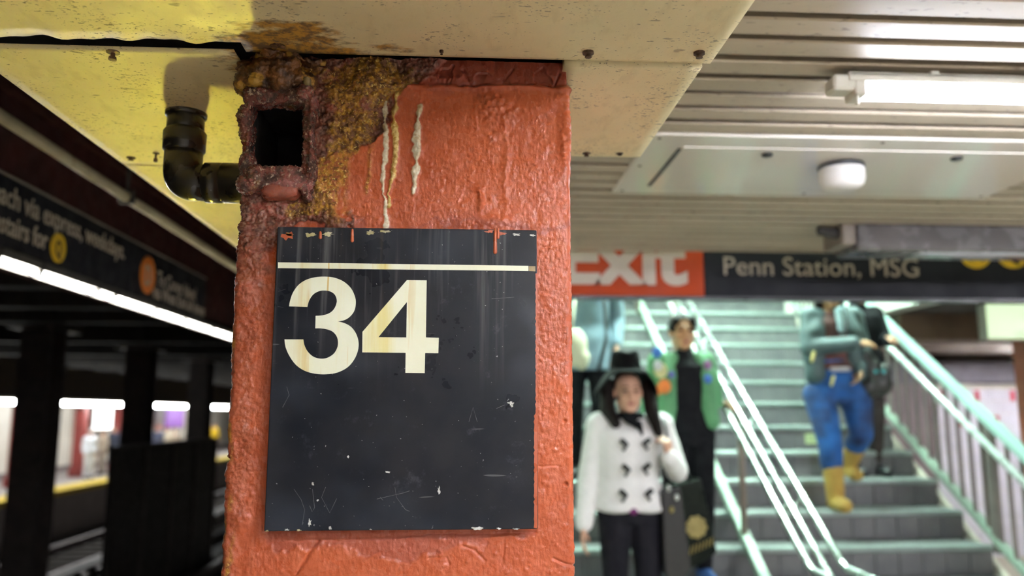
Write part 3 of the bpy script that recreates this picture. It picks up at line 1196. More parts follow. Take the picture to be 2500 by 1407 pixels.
# lumps of rust scale above the box, up against the soffit
M_SCALE = pm('rust_scale', (.16, .062, .014), (.035, .014, .008), 38, .4, bump=.9, bscale=240, spots=(30, .57, (.36, .20, .03)))
b = MB()
for (x, y, w_, h_, dp) in ((615, 190, 32, 30, .012), (650, 180, 40, 34, .026), (690, 190, 44, 30, .03), (725, 192, 34, 30, .022), (640, 205, 40, 18, .018), (700, 168, 40, 22, .03), (665, 160, 40, 18, .02), (598, 200, 20, 26, .01),
                         (588, 218, 16, 18, .004), (603, 166, 22, 16, .004), (752, 200, 22, 26, .014), (720, 172, 20, 20, .018)):
    c_ = P(x, y, Y=1.2 - dp * .6)
    ell(b, c_, (w_ * .0006, dp * .75 + .008, h_ * .0006))
for (x, y, r1_, r2_) in ((640, 142, .012, .006), (662, 128, .016, .006), (690, 138, .018, .008), (720, 146, .014, .006), (655, 155, .018, .010), (700, 158, .02, .010), (745, 152, .014, .005), (780, 152, .012, .004), (675, 112, .012, .003)):
    c_ = P(x, y, Z=SOF)
    ell(b, c_, (r1_, r1_ * .8, r2_))
blob('rust_scale', b, .0018, M_SCALE, jb, 1, grit_disp(.0026, 200, 8, .009, 45))
b = MB()
pbox(b, 738, 756, 184, 222, YB - .010, 1.2, .003)
blob('stub', b, .003, pm('stub_olive', (.26, .20, .09), (.16, .11, .05), 60, .45, bump=.3), jb, 3, grit_disp(.0006, 150, 2, .0012, 60))
# inside of the hole, coloured near black
a, c_ = P(609, 420, Y=1.19), P(748, 244, Y=1.19)
x0, x1, z0, z1, ya, yb = a.x, c_.x, a.z, c_.z, 1.196, 1.36
v = [(x, y, z) for z in (z0, z1) for y in (ya, yb) for x in (x0, x1)]
M_VOID = pm('cavity_black', (.004, .004, .004), (.007, .006, .006), 20, .8)
mk('cavity', v, [(0, 1, 3, 2), (4, 6, 7, 5), (2, 3, 7, 6), (0, 2, 6, 4), (1, 5, 7, 3)], M_VOID, jb)

# ------------------------------------------------------------------ black drain pipe at the left of the column
M_PVC = pm('black_plastic', (.014, .013, .012), (.022, .02, .018), 10, .28, bump=.15, bscale=60, spec=.6)
pt = P(455, 277, Z=SOF - .006)
YP = pt.y
zp = P(530, 447, Y=YP).z
R0 = .0315
dp_ = thing('drain_pipe', (pt.x, YP, zp - .03), 'black plastic drain pipe elbow coming out of the soffit into the column', 'pipe')
elb = arc_path([(pt.x, YP, P(455, 360, Y=YP).z), (pt.x, YP, zp), (P(508, 447, Y=YP).x, YP, zp)], .075, 14)
MB().tube(elb, R0 * 1.02, 28).build('elbow', M_PVC, dp_, True)
MB().tube([(pt.x, YP, SOF + .01), (pt.x, YP, P(455, 350, Y=YP).z)], R0, 28).build('riser', M_PVC, dp_, True)
z_a, z_b = P(455, 318, Y=YP).z, P(455, 368, Y=YP).z
MB().lathe((pt.x, YP, 0), [(R0 * 1.02, z_b - .004), (R0 * 1.13, z_b), (R0 * 1.15, z_a - .006), (R0 * 1.02, z_a)], 28).build('collar', M_PVC, dp_, True)
MB().lathe((pt.x, YP, 0), [(R0 * 1.1, SOF - .013), (R0 * 1.12, SOF - .008), (R0 * 1.12, SOF - .004)], 28).build('flange', M_PVC, dp_, True)
x_a = P(504, 447, Y=YP).x
MB().lathe((0, YP, zp), [(R0 * 1.03, x_a - .002), (R0 * 1.12, x_a), (R0 * 1.12, x_a + .026), (R0 * 1.04, x_a + .027), (R0 * 1.04, x_a + .029), (R0 * 1.12, x_a + .03), (R0 * 1.12, CX0 + .004)], 28, 'x').build('socket', M_PVC, dp_, True)

# ------------------------------------------------------------------ the 34 plate
YPL = 1.174
pa, pc = P(645, 1298, Y=YPL), P(1313, 562, Y=YPL)
PX0, PX1, PZ0, PZ1 = P(662, 900, Y=YPL).x, P(1312, 900, Y=YPL).x, pa.z, pc.z


def shape2d(loops, to3d, nrm, ext, name, mat, parent):
    """filled outline(s) with holes, given as photo-pixel loops on a plane, with thickness ext along nrm"""
    cu = bpy.data.curves.new('tmp', 'CURVE')
    cu.dimensions = '2D'
    cu.fill_mode = 'BOTH'
    P3 = []
    for lp in loops:
        pts = [to3d(*p) for p in lp]
        sp = cu.splines.new('POLY')
        sp.points.add(len(pts) - 1)
        for i, p in enumerate(pts):
            sp.points[i].co = (p[0], p[1], 0, 1)
        sp.use_cyclic_u = True
    cu.extrude = ext / 2
    return curve_mesh(cu, name, mat, parent, lambda v: nrm(v))


def curve_mesh(cu, name, mat, parent, place):
    o = bpy.data.objects.new('tmp', cu)
    COL.objects.link(o)
    dg = bpy.context.evaluated_depsgraph_get()
    dg.update()
    me = bpy.data.meshes.new_from_object(o.evaluated_get(dg))
    v = [place(q_.co) for q_ in me.vertices]
    f = [tuple(p.vertices) for p in me.polygons]
    bpy.data.objects.remove(o)
    bpy.data.curves.remove(cu)
    bpy.data.meshes.remove(me)
    return mk(name, v, f, mat, parent)


def spline_pts(pts, n=5):
    """Catmull-Rom through the points"""
    out = []
    m = len(pts)
    for i in range(m - 1):
        p0 = pts[max(i - 1, 0)]
        p1, p2 = pts[i], pts[i + 1]
        p3 = pts[min(i + 2, m - 1)]
        for k in range(n):
            t = k / n
            out.append(tuple(.5 * ((2 * p1[j]) + (-p0[j] + p2[j]) * t + (2 * p0[j] - 5 * p1[j] + 4 * p2[j] - p3[j]) * t * t + (-p0[j] + 3 * p1[j] - 3 * p2[j] + p3[j]) * t ** 3) for j in (0, 1)))
    out.append(pts[-1])
    return out


def plate_mat():
    t = NT('worn_black_plate')
    c = t.mix(t.ramp(t.noise(7, 4, .6), .35, .65), (.006, .0075, .012), (.014, .014, .018))
    # grey water streaks, upper half
    zt = t.n.new('ShaderNodeSeparateXYZ')
    t.link(t.pos, zt.inputs[0])
    up = t.ramp(zt.outputs[2], 1.90, 2.12)
    stv = t.ramp(t.noise(60, 4, .6, (1, 1, .035)), .52, .74)
    c = t.mix(t.math('MULTIPLY', t.math('MULTIPLY', stv, up), .9), c, (.105, .105, .108))
    br = t.ramp(t.noise(45, 3, .6, (1, 1, .03), (4, 2, 0)), .62, .76)
    c = t.mix(t.math('MULTIPLY', t.math('MULTIPLY', br, up), .45), c, (.14, .085, .03))
    lo = t.ramp(t.noise(22, 5, .7, None, (1, 3, 8)), .58, .78)
    c = t.mix(t.math('MULTIPLY', lo, .55), c, (.075, .078, .095))
    painted_sheen = t.ramp(t.noise(4.5, 3, .55, None, (2, 0, 5)), .48, .68)
    c = t.mix(t.math('MULTIPLY', painted_sheen, .55), c, (.036, .042, .056))  # bluish sheen painted into the plate's colour
    fle = t.ramp(t.noise(260, 2, .5, None, (2, 2, 9)), .74, .77)
    c = t.mix(t.math('MULTIPLY', fle, .6), c, (.45, .45, .43))
    scr = t.ramp(t.noise(110, 1, .4, (.09, 1, 1.0), (6, 0, 3)), .775, .79)
    c = t.mix(t.math('MULTIPLY', scr, .25), c, (.3, .3, .3))
    t.set(c, t.ramp(t.noise(14, 4, .6), .3, .7, .26, .46), 0, .2)
    t.bump(t.noise(25, 4, .6), .10, .002)
    return t.m


def digit_mat():
    t = NT('cream_stained_digit')
    c = t.mix(t.ramp(t.noise(10, 3, .5), .3, .7), (.83, .84, .66), (.78, .77, .56))
    y1 = t.ramp(t.noise(34, 4, .55, (1, 1, .05)), .46, .70)
    xs = t.n.new('ShaderNodeSeparateXYZ')
    t.link(t.pos, xs.inputs[0])
    zone = t.math('MULTIPLY', t.ramp(xs.outputs[0], -.25, -.20), t.ramp(xs.outputs[0], -.05, -.11))
    c = t.mix(t.math('MULTIPLY', t.math('MULTIPLY', y1, zone), .9), c, (.72, .62, .22))
    y2 = t.ramp(t.noise(75, 3, .5, (1, 1, .05), (3, 1, 0)), .57, .64)
    c = t.mix(t.math('MULTIPLY', t.math('MULTIPLY', y2, zone), .8), c, (.62, .38, .03))
    t.set(c, .4)
    t.bump(t.noise(60, 3), .1)
    return t.m


M_PLATE, M_DIG = plate_mat(), digit_mat()
pl = thing('column_plate', (0, YPL, PZ0), 'worn black metal plate numbered 34 mounted on the red column', 'sign')
MB().box(PX0, PX1, YPL, YPL + .004, PZ0, PZ1, .0012).build('plate', M_PLATE, pl)
MB().box(PX0 + .008, PX1 - .008, YPL + .004, CY + .003, PZ0 + .008, PZ1 - .006).build('backing', M_DARK, pl)
ident = lambda x, y: (lambda p: (p.x, p.z))(P(x, y, Y=YPL))
onpl = lambda v: (v[0], YPL - .0004 + v[2], v[1])
zs = lambda pts: [(640 + x / 3.517, 540 + y / 3.517) for x, y in pts]
three = (spline_pts([(232, 733), (240, 688), (264, 618), (312, 550), (380, 505), (460, 483), (540, 478), (620, 487), (700, 520), (765, 580), (800, 660), (803, 722), (788, 778), (750, 825), (704, 852), (650, 863)], 4)
         + spline_pts([(650, 863), (704, 876), (762, 908), (806, 966), (828, 1040), (822, 1115), (790, 1190), (735, 1255), (650, 1300), (555, 1316), (460, 1312), (370, 1288), (290, 1235), (230, 1150), (200, 1075), (193, 1017)], 4)
         + spline_pts([(354, 1017), (364, 1068), (392, 1122), (440, 1165), (500, 1182), (560, 1175), (615, 1140), (645, 1090), (652, 1040), (640, 990), (605, 950), (555, 930), (500, 922), (457, 922)], 4)
         + spline_pts([(460, 815), (520, 810), (575, 793), (615, 760), (638, 712), (640, 670), (622, 630), (585, 605), (540, 597), (490, 602), (440, 630), (405, 680), (388, 738)], 4))
shape2d([zs(three)], ident, onpl, .0007, 'digit_three', M_DIG, pl)
four = [(1243, 508), (1413, 510), (1406, 1000), (1517, 1003), (1513, 1136), (1400, 1134), (1396, 1306), (1230, 1304), (1232, 1132), (860, 1128), (862, 952)]
hole4 = [(1243, 695), (1238, 1000), (998, 998)]
shape2d([zs(four), zs(hole4)[::-1]], ident, onpl, .0007, 'digit_four', M_DIG, pl)
shape2d([[(679, 641), (1290, 649.5), (1290, 662), (679, 655)]], ident, onpl, .0007, 'rule', M_DIG, pl)
shape2d([[(1291, 650), (1307, 650.5), (1307, 663), (1291, 662)]], ident, onpl, .0007, 'rule', pm('tan_rule', (.42, .32, .16), (.3, .22, .1), 60, .5), pl)
# chips, scratches and paint that ran over the plate
M_CHIP = pm('chip_white', (.62, .62, .58), (.45, .44, .38), 120, .6)
M_SCRT = pm('scratch_grey', (.16, .16, .16), (.08, .08, .085), 90, .6)
M_CHIPY = pm('chip_olive', (.42, .36, .14), (.5, .46, .3), 100, .6)


def chip(px, py, w, h, mat=None, seed=0, name='paint_chip'):
    r_ = random.Random(seed + int(px * 7 + py))
    n = 17
    lp = []
    for k in range(n):
        a_ = 2 * math.pi * k / n
        g_ = r_.uniform(.35, 1.2)
        lp.append((px + w / 2 * g_ * math.cos(a_), py + h / 2 * g_ * math.sin(a_)))
    shape2d([lp], ident, onpl, .0006, name, mat or M_CHIP, pl)


for a in ((850, 1115, 8, 8), (764, 1182, 7, 10), (776, 1222, 6, 6), (947, 1153, 12, 8), (756, 1275, 10, 22), (1247, 985, 16, 9), (1250, 992, 8, 10), (700, 1294, 12, 5), (806, 1290, 8, 8), (1165, 1290, 26, 9), (1218, 1291, 12, 5),
          (905, 1293, 8, 4), (1260, 1292, 18, 4), (1300, 575, 14, 6), (1262, 573, 22, 8), (1072, 1197, 7, 20)):
    chip(*a)
for a in ((705, 573, 26, 10), (755, 574, 34, 12), (800, 572, 28, 12), (905, 568, 24, 12), (940, 566, 26, 9), (730, 1295, 14, 5), (652, 1297, 10, 4)):
    chip(*a, M_CHIPY)
for pts in ([(920, 1219), (985, 1204), (1000, 1199)], [(935, 1222), (928, 1214)], [(964, 1190), (968, 1215), (990, 1245), (1000, 1249)], [(763, 1195), (768, 1240), (762, 1250), (756, 1235)], [(795, 1190), (785, 1215), (805, 1253), (822, 1218)],
            [(718, 1195), (735, 1220), (744, 1245), (738, 1282)], [(700, 945), (706, 965), (690, 995)], [(1145, 1030), (1155, 995), (1165, 1030)], [(1212, 998), (1232, 989)], [(1200, 730), (1255, 726)], [(680, 712), (698, 706)], [(678, 749), (692, 751)]):
    q_ = [P(x, y, Y=YPL) for x, y in pts]
    MB().tube([(p.x, YPL - .0001, p.z) for p in q_], .00022, 5).build('scratch', M_SCRT, pl)
b = MB()
for (x, y0, y1, r_) in ((1209, 560, 616, .0030), (860, 562, 588, .0026), (782, 568, 580, .0026), (1216, 560, 580, .0024)):
    a_, c_ = P(x, y0, Y=YPL), P(x, y1, Y=YPL)
    k = MB()
    capsule(k, (a_.x, YPL + .0008, a_.z), r_ * .8, (c_.x, YPL + .0002, c_.z), r_, 10)
    k.build('paint_drip', M_REDP, pl, True)
for (x, y, w_, h_) in ((703, 577, 34, 22), (1222, 570, 30, 10), (1195, 566, 26, 8)):
    chip(x, y, w_, h_, M_REDP, 3, 'paint_smear')
lp = [(1307, 668)] + [(1307.5 - (3.5 if y > 1010 else 0) + 1.6 * math.sin(y * .37) * math.sin(y * .05), y) for y in range(680, 1292, 7)] + [(1312, 1291), (1312, 668)]
shape2d([lp], ident, onpl, .0009, 'paint_smear', M_REDP, pl)
# ------------------------------------------------------------------ lamps of the platform hall, seen and assumed
M_TUBE = em('unseen_tube_glow', (.93, .95, 1.0), TUBE)
LZ = SLZ - .05
pL = P(2100, 222, Z=LZ)
M_VTUBE = em('view_tube_glow', (.82, .87, 1.0), VIEWT)
tube_lamp((pL.x + .6, pL.y, LZ), .6, 'x', M_VTUBE, 'glowing white fluorescent lamp hung under the beige slatted ceiling', None, 1, .022, SLZ + .002, .012)
lp_ = [o for o in COL.objects if o.name.startswith('fluorescent_lamp') and o.get('label', '').startswith('glowing')][0]
b = MB()
b.box(pL.x - .075, pL.x - .02, pL.y - .028, pL.y + .028, LZ - .008, LZ + .03, .006)
b.build('end_cap', M_HOUS, lp_)
for dx in (-.018, .40, 1.0):
    b = MB()
    capsule(b, (pL.x + dx, pL.y - .02, LZ - .018), .005, (pL.x + dx, pL.y - .02, LZ - .04), .0035, 8)
    b.build('latch', M_HOUS, lp_, True)
# more such lamps, assumed along the hall out of view to light the column front
for (x, y) in ((.93, pL.y - 2.2), (.93, pL.y - 4.3), (4.4, pL.y), (4.4, pL.y - 2.05), (4.4, pL.y - 4.1)):
    tube_lamp((x, y, LZ), .6, 'x', M_TUBE, 'assumed unseen fluorescent lamp further along the slatted ceiling', 'assumed other lamps of the slatted ceiling', 1, .022)

# white access panel with dome lamp
PZ = SLZ - .006
_t = NT('glossy_white_panel')
M_PANEL = _t.set(_t.mix(_t.noise(3, 2), (.88, .82, .73), (.85, .79, .70)), .09)
x0, x1, y0, y1 = .535, 1.935, 2.235, 2.865
ap = thing('access_panel', (x0 + .7, y0 + .3, PZ), 'glossy white access panel set into the slatted ceiling', 'panel')
MB().box(x0, x1, y0, y1, PZ, SLZ + .02, .004).build('frame', M_PANEL, ap)
MB().box(x0 + .12, x1 - .1, y0 + .10, y1 - .09, PZ - .003, PZ + .004, .001).build('hatch', M_PANEL, ap)
for (px, py) in ((1873, 378), (2335, 387)):
    p = P(px, py, Z=PZ - .006)
    MB().lathe((p.x, p.y, PZ - .006), [(.017, .002), (.017, -.004), (.011, -.007)], 18).build('lock', M_BLACKP, ap, True)
MB().box(x0 + .108, x0 + .119, y0 + .12, y1 - .10, PZ - .003, PZ + .002).build('slot', M_BLACKP, ap)
MB().box(x0 + .13, x1 - .1, y1 - .089, y1 - .084, PZ - .0015, PZ + .002).build('slot', pm('grey_slot', (.3, .28, .24), None, 8, .6), ap)
for (dx, dy) in ((.03, .03), (.03, .3), (.03, .6), (.7, .03), (.7, .6), (1.37, .03), (1.37, .6)):
    MB().lathe((x0 + dx, y0 + dy, PZ), [(.006, .001), (.006, -.002), (.003, -.003)], 10).build('screw', M_SCREW, ap)
pd = P(2053, 405, Z=PZ - .006)
dm = thing('dome_detector', (pd.x, pd.y, PZ - .09), 'round white dome with a dark rim under the access panel', 'detector')
MB().lathe((pd.x, pd.y, PZ), [(.070, -.007), (.072, -.010), (.072, -.017), (.070, -.019)], 36).build('rim', pm('dark_rim', (.03, .03, .035), None, 10, .4), dm, True)
MB().lathe((pd.x, pd.y, PZ), [(.068, -.018), (.071, -.022), (.071, -.050), (.066, -.070), (.052, -.081), (.03, -.087), (.001, -.089)], 36).build('drum', pm('matt_white', (.74, .70, .65), (.68, .64, .6), 6, .5), dm, True)

# unlit grey box under the ceiling near the stairs
gb = thing('ceiling_box', (2.6, 3.4, 2.56), 'long grey metal box fixed under the ceiling beside the stair opening', 'box')
gm = pm('grey_metal_box', (.10, .088, .088), (.075, .068, .07), 4, .25)
MB().box(1.66, 3.5, 3.30, 3.52, 2.575, SLZ - .002, .008).build('body', gm, gb)
MB().box(1.60, 1.66, 3.31, 3.50, 2.60, SLZ - .002, .006).build('end_plate', pm('brown_grey', (.20, .16, .13), None, 8, .5), gb)
b = MB()
capsule(b, (1.53, 3.36, 2.665), .02, (1.60, 3.36, 2.655), .024)
b.build('nozzle', M_DARK, gb, True)
MB().box(1.95, 2.55, 3.34, 3.40, 2.566, 2.578, .003).build('strip', pm('gloss_grey', (.5, .5, .52), None, 5, .12), gb)  # pale strip stands in for a reflection streak on the underside

# ------------------------------------------------------------------ lettering
def text(body, name, mat, parent, org, u, vv, width, cap, thick=.004, bold=.0):
    """a line of lettering: org = left end of the baseline, u/vv = reading and up directions; width and cap height in metres"""
    cu = bpy.data.curves.new('tmp', 'FONT')
    cu.body = body
    cu.size = 1
    cu.offset = bold
    cu.extrude = .01
    cu.resolution_u = 4
    o = bpy.data.objects.new('tmp', cu)
    COL.objects.link(o)
    dg = bpy.context.evaluated_depsgraph_get()
    dg.update()
    me = bpy.data.meshes.new_from_object(o.evaluated_get(dg))
    xs = [q_.co.x for q_ in me.vertices]
    mx0, mx1 = min(xs), max(xs)
    u, vv = Vector(u), Vector(vv)
    nn = u.cross(vv)
    s = width / (mx1 - mx0)
    sy = cap / .73
    vs = [Vector(org) + u * ((q_.co.x - mx0) * s) + vv * (q_.co.y * sy) + nn * (q_.co.z / .01 * thick / 2 + thick * .3) for q_ in me.vertices]
    f = [tuple(p.vertices) for p in me.polygons]
    # letters -> words (a word is a part)
    par = list(range(len(vs)))

    def find(a):
        while par[a] != a:
            par[a] = par[par[a]]
            a = par[a]
        return a
    for fc in f:
        for q_ in fc[1:]:
            par[find(q_)] = find(fc[0])
    isl = {}
    for i in range(len(vs)):
        isl.setdefault(find(i), []).append(i)
    rng = sorted((min(xs[i] for i in ids), max(xs[i] for i in ids), k_) for k_, ids in isl.items())
    words, end = [], None
    for (x0_, x1_w, k_) in rng:
        if end is None or x0_ - end > .17:
            words.append([])
            end = x1_w
        words[-1].append(k_)
        end = max(end, x1_w)
    bpy.data.objects.remove(o)
    bpy.data.curves.remove(cu)
    bpy.data.meshes.remove(me)
    out = None
    for ks in words:
        ks = set(ks)
        ids = [i for i in range(len(vs)) if find(i) in ks]
        mp = {i: n_ for n_, i in enumerate(ids)}
        out = mk(name, [vs[i] for i in ids], [tuple(mp[i] for i in fc) for fc in f if find(fc[0]) in ks], mat, parent)
    return out


M_SIGNB = pm('sign_black', (.005, .005, .009), (.008, .008, .013), 5, .6, spec=.2)
M_SIGNR = pm('sign_red', (.36, .042, .009), (.33, .039, .008), 5, .6, spec=.2)
M_LET = pm('lettering_white', (.44, .37, .31), (.40, .335, .28), 5, .4)
M_BULY = pm('bullet_yellow', (.80, .50, .02), (.72, .44, .02), 5, .4)
M_BULO = pm('bullet_orange', (.75, .20, .02), (.68, .18, .02), 5, .4)
M_LETB = pm('lettering_black', (.01, .01, .012), None, 5, .4)

# exit sign over the foot of the stairs
YE = 4.05
ze0 = P(1900, 731, Y=YE).z
ze1 = ze0 + .40
xr = P(1718, 660, Y=YE).x
es = thing('exit_sign', (2.0, YE, ze0), 'red and black hanging sign reading Exit and Penn Station, MSG above the stairs', 'sign')
MB().box(.50, xr, YE, YE + .05, ze0 + .012, ze1, .003).build('red_panel', M_SIGNR, es)
MB().box(xr + .002, 4.2, YE, YE + .05, ze0 + .012, ze1, .003).build('black_panel', M_SIGNB, es)
MB().box(.50, 4.2, YE - .004, YE + .054, ze0 - .006, ze0 + .012, .003).build('bottom_rail', pm('sign_rail', (.06, .06, .065), None, 5, .35, .6), es)
for x in (.9, 2.3, 3.8):
    MB().box(x - .015, x + .015, YE + .02, YE + .04, ze1 - .01, 5.2).build('hanger', M_DARK, es)
n_ = (0, -1, 0)
pe = P(1372, 688, Y=YE)
text('Exit', 'lettering', M_LET, es, (pe.x, YE, pe.z), (1, 0, 0), (0, 0, 1), P(1679, 688, Y=YE).x - pe.x, .275, .006, .035)
pe, pf = P(1768, 671, Y=YE), P(2243, 675, Y=YE)
text('Penn Station, MSG', 'lettering', M_LET, es, (pe.x, YE, pe.z), (1, 0, 0), (0, 0, 1), pf.x - pe.x, .100, .004, .0)
for (px, ch) in ((2380, 'N'), (2470, 'Q')):
    p = P(px, 614, Y=YE)
    bu = MB().lathe((p.x, YE, p.z), [(.091, .001), (.091, -.004)], 32, 'y').build('route_bullet', M_BULY, es)
    text(ch, 'lettering', M_LETB, bu, (p.x - .042, YE - .004, p.z - .050), (1, 0, 0), (0, 0, 1), .084, .1, .003, .02)

# route sign along the left, fixed to the edge girder
def PL(x, y):
    return P(x, y, X=XL)


ls = thing('route_sign', (XL, 4.2, PL(60, 612).z), 'long black route sign with white lettering and coloured discs over the platform edge', 'sign')
yA, yB = PL(-160, 400).y, PL(503, 700).y
zt_ = PL(250, 549).z
zb_ = PL(250, 690).z
ym = PL(322, 600).y
MB().box(XL - .02, XL, yA, ym - .002, zb_, zt_, .003).build('panel', M_SIGNB, ls)
MB().box(XL - .02, XL, ym, yB, zb_, zt_, .003).build('panel', M_SIGNB, ls)
MB().box(XL - .022, XL + .004, yA, yB, zt_ - .004, zt_ + .006, .001).build('top_rule', pm('sign_rule', (.22, .19, .17), None, 6, .4), ls)
up = (0, 0, 1)
fw = (0, 1, 0)


def lsign(body, x0, y0, x1, cap, bold=.012):
    a_ = PL(x0, y0)
    w_ = PL(x1, y0).y - a_.y
    text(body, 'lettering', M_LET, ls, (XL, a_.y, a_.z), fw, up, w_, cap, .003, bold)


lsign('Beach via express, weekdays.', -42, 476, 314, .088)
lsign('Downstairs for', -96, 528, 121, .086)
lsign('To Coney Island', 383, 694, 479, .085)
lsign('via West End all times', 372, 725, 501, .080)
for (px, py, r_, mt, ch, lm) in ((141, 606, .066, M_BULY, 'Q', M_LETB), (360, 672, .108, M_BULO, 'D', M_LET)):
    p = PL(px, py)
    bu = MB().lathe((XL, p.y, p.z), [(r_, -.001), (r_, .004)], 32, 'x').build('route_bullet', mt, ls)
    text(ch, 'lettering', lm, bu, (XL + .004, p.y - r_ * .42, p.z - r_ * .55), fw, up, r_ * .84, r_ * 1.1, .003, .02)

# row of tubes under the girder
M_ETUBE = em('edge_tube_glow', (1.0, .97, .86), EDGE)
zt2 = PL(0, 632).z
M_EHS = pm('dark_lamp_housing', (.05, .045, .042), None, 8, .7)
cuts = [PL(x, 700).y for x in (-120, 0, 107, 249, 292, 392, 464, 532)] + [PL(532, 830).y + .6 * k for k in range(1, 3)]
for i in range(len(cuts) - 1):
    a_, c_ = cuts[i] + .02, cuts[i + 1] - .02
    t = thing('edge_tube_lamp', (XL - .03, (a_ + c_) / 2, zt2 - .018),
              'bright tube lamp in the row under the girder of the platform edge', 'lamp', 'tube lamps under the edge girder')
    MB().tube([(XL - .03, a_, zt2), (XL - .03, c_, zt2)], .010, 14).build('tube', M_ETUBE, t, True)
    MB().box(XL - .055, XL - .005, a_ - .008, c_ + .008, zt2 + .014, zt2 + .05, .003).build('housing', M_EHS, t)
    MB().box(XL - .064, XL - .055, a_ - .008, c_ + .008, zt2 - .014, zt2 + .05, .002).build('light_shield', M_EHS, t)  # added skirt that keeps the tubes' light off the tracks
    for e in (a_ - .006, c_ + .006):
        MB().box(XL - .045, XL - .015, e - .005, e + .005, zt2 - .012, zt2 + .016).build('lamp_holder', M_EHS, t)

# ------------------------------------------------------------------ tracks, posts and the platform across
M_RAILS = pm('track_rail', (.32, .28, .29), (.2, .17, .17), 8, .4, .7)
M_TIE = pm('wooden_tie', (.07, .055, .045), (.045, .037, .032), 8, .85)
for (x, lab) in ((-3.2, 'steel track rail nearest the red column'), (-4.65, 'steel track rail beside the dark low wall, on its near side'), (-7.2, 'steel track rail just beyond the dark low wall'), (-8.65, 'steel track rail below the yellow platform edge')):
    MB_ = MB()
    for (w0, w1, z0, z1) in ((-.07, .07, 0, .018), (-.012, .012, .018, .11), (-.036, .036, .11, .15)):
        MB_.box(x + w0, x + w1, 2, 45, TRK + .1 + z0, TRK + .1 + z1)
    tag(MB_.build('track_rail', M_RAILS), lab, 'rail')
tie0 = None
for x in (-3.92, -7.92):
    for k in range(48):
        y = 6.5 + .6 * k
        if tie0 is None:
            o = tie0 = MB().box(x - 1.2, x + 1.2, y - .11, y + .11, TRK, TRK + .1, .008).build('railway_tie', M_TIE)
            base = tie0.location.copy()
        else:
            o = tie0.copy()
            COL.objects.link(o)
            o.location = (x, y, base.z)
        tag(o, 'dark wooden tie under the rails of the near track' if x > -5 else 'dark wooden tie under the rails of the far track', 'tie', 'ties of the near track' if x > -5 else 'ties of the far track')
# third rail of the far track with its cover and brackets
tr = thing('third_rail', (-6.45, 14, TRK), 'covered third rail on brackets between the tracks', 'rail')
MB().box(-6.56, -6.34, 6, 30, TRK + .42, TRK + .46, .006).build('cover', pm('grey_cover', (.22, .20, .20), None, 5, .6), tr)
MB().box(-6.48, -6.42, 6, 30, TRK + .2, TRK + .33).build('rail', M_RAILS, tr)
for k in range(40):
    y = 6.3 + k * .6
    MB().box(-6.52, -6.38, y - .04, y + .04, TRK, TRK + .42).build('bracket', M_TIE, tr)

M_PSTD = pm('sooty_post', (.060, .045, .042), (.04, .032, .03), 6, .6)
for (px0, px1, lab) in ((40, 142, 'wide dark riveted post between the tracks, at the left edge'), (308, 366, 'dark post between the tracks at the near end of the low wall'), (462, 512, 'dark post between the tracks next to the red column')):
    XP = -5.7
    ya, yb = P(px0, 1000, X=XP).y, P(px1, 1000, X=XP).y
    yc = (ya + yb) / 2
    w2 = .21
    t = thing('track_post', (XP, yc, TRK), lab, 'post')
    MB().box(XP - .02, XP + .02, yc - w2, yc + w2, TRK, 3.3).build('web', M_PSTD, t)
    for s in (-1, 1):
        MB().box(XP - .2, XP + .2, yc + s * w2 - .015, yc + s * w2 + .015, TRK, 3.3).build('flange', M_PSTD, t)
        for k in range(24):
            z = TRK + .15 + k * .18
            for dx in (-.13, .13):
                MB().lathe((XP + dx, yc - w2 - .016 if s < 0 else yc + w2 + .016, z), [(.016, 0), (.012, -.008)], 6, 'y').build('rivet', M_PSTD, t) if s < 0 and k % 3 == 0 else None
    MB().box(XP - .26, XP + .26, yc - .3, yc + .3, TRK, TRK + .25, .02).build('base', M_PSTD, t)
    MB().box(XP - .3, XP + .3, yc - .5, yc + .5, 3.0, 3.3, .02).build('bracket', M_PSTD, t)
# low wall between the posts
yw0, yw1 = P(262, 1200, X=-5.3).y, P(514, 1200, X=-5.3).y
zw = P(353, 1087, X=-5.25).z
lw = thing('low_track_wall', (-5.3, (yw0 + yw1) / 2, TRK), 'dark panelled low wall between the tracks', 'wall', kind='thing')
nP = 4
for k in range(nP):
    a_ = yw0 + (yw1 - yw0) * k / nP
    c_ = yw0 + (yw1 - yw0) * (k + 1) / nP
    MB().box(-5.33, -5.25, a_ + .03, c_ - .03, TRK, zw - .03, .01).build('panel', pm('sooty_panel', (.035, .028, .026), (.025, .02, .02), 4, .7), lw)
    MB().box(-5.35, -5.21, c_ - .05, c_ + .05, TRK, zw, .01).build('pier', pm('sooty_pier', (.10, .08, .075), (.07, .06, .055), 4, .7), lw)
MB().box(-5.36, -5.20, yw0, yw1 + .05, zw - .03, zw + .02, .01).build('coping', M_PSTD, lw)

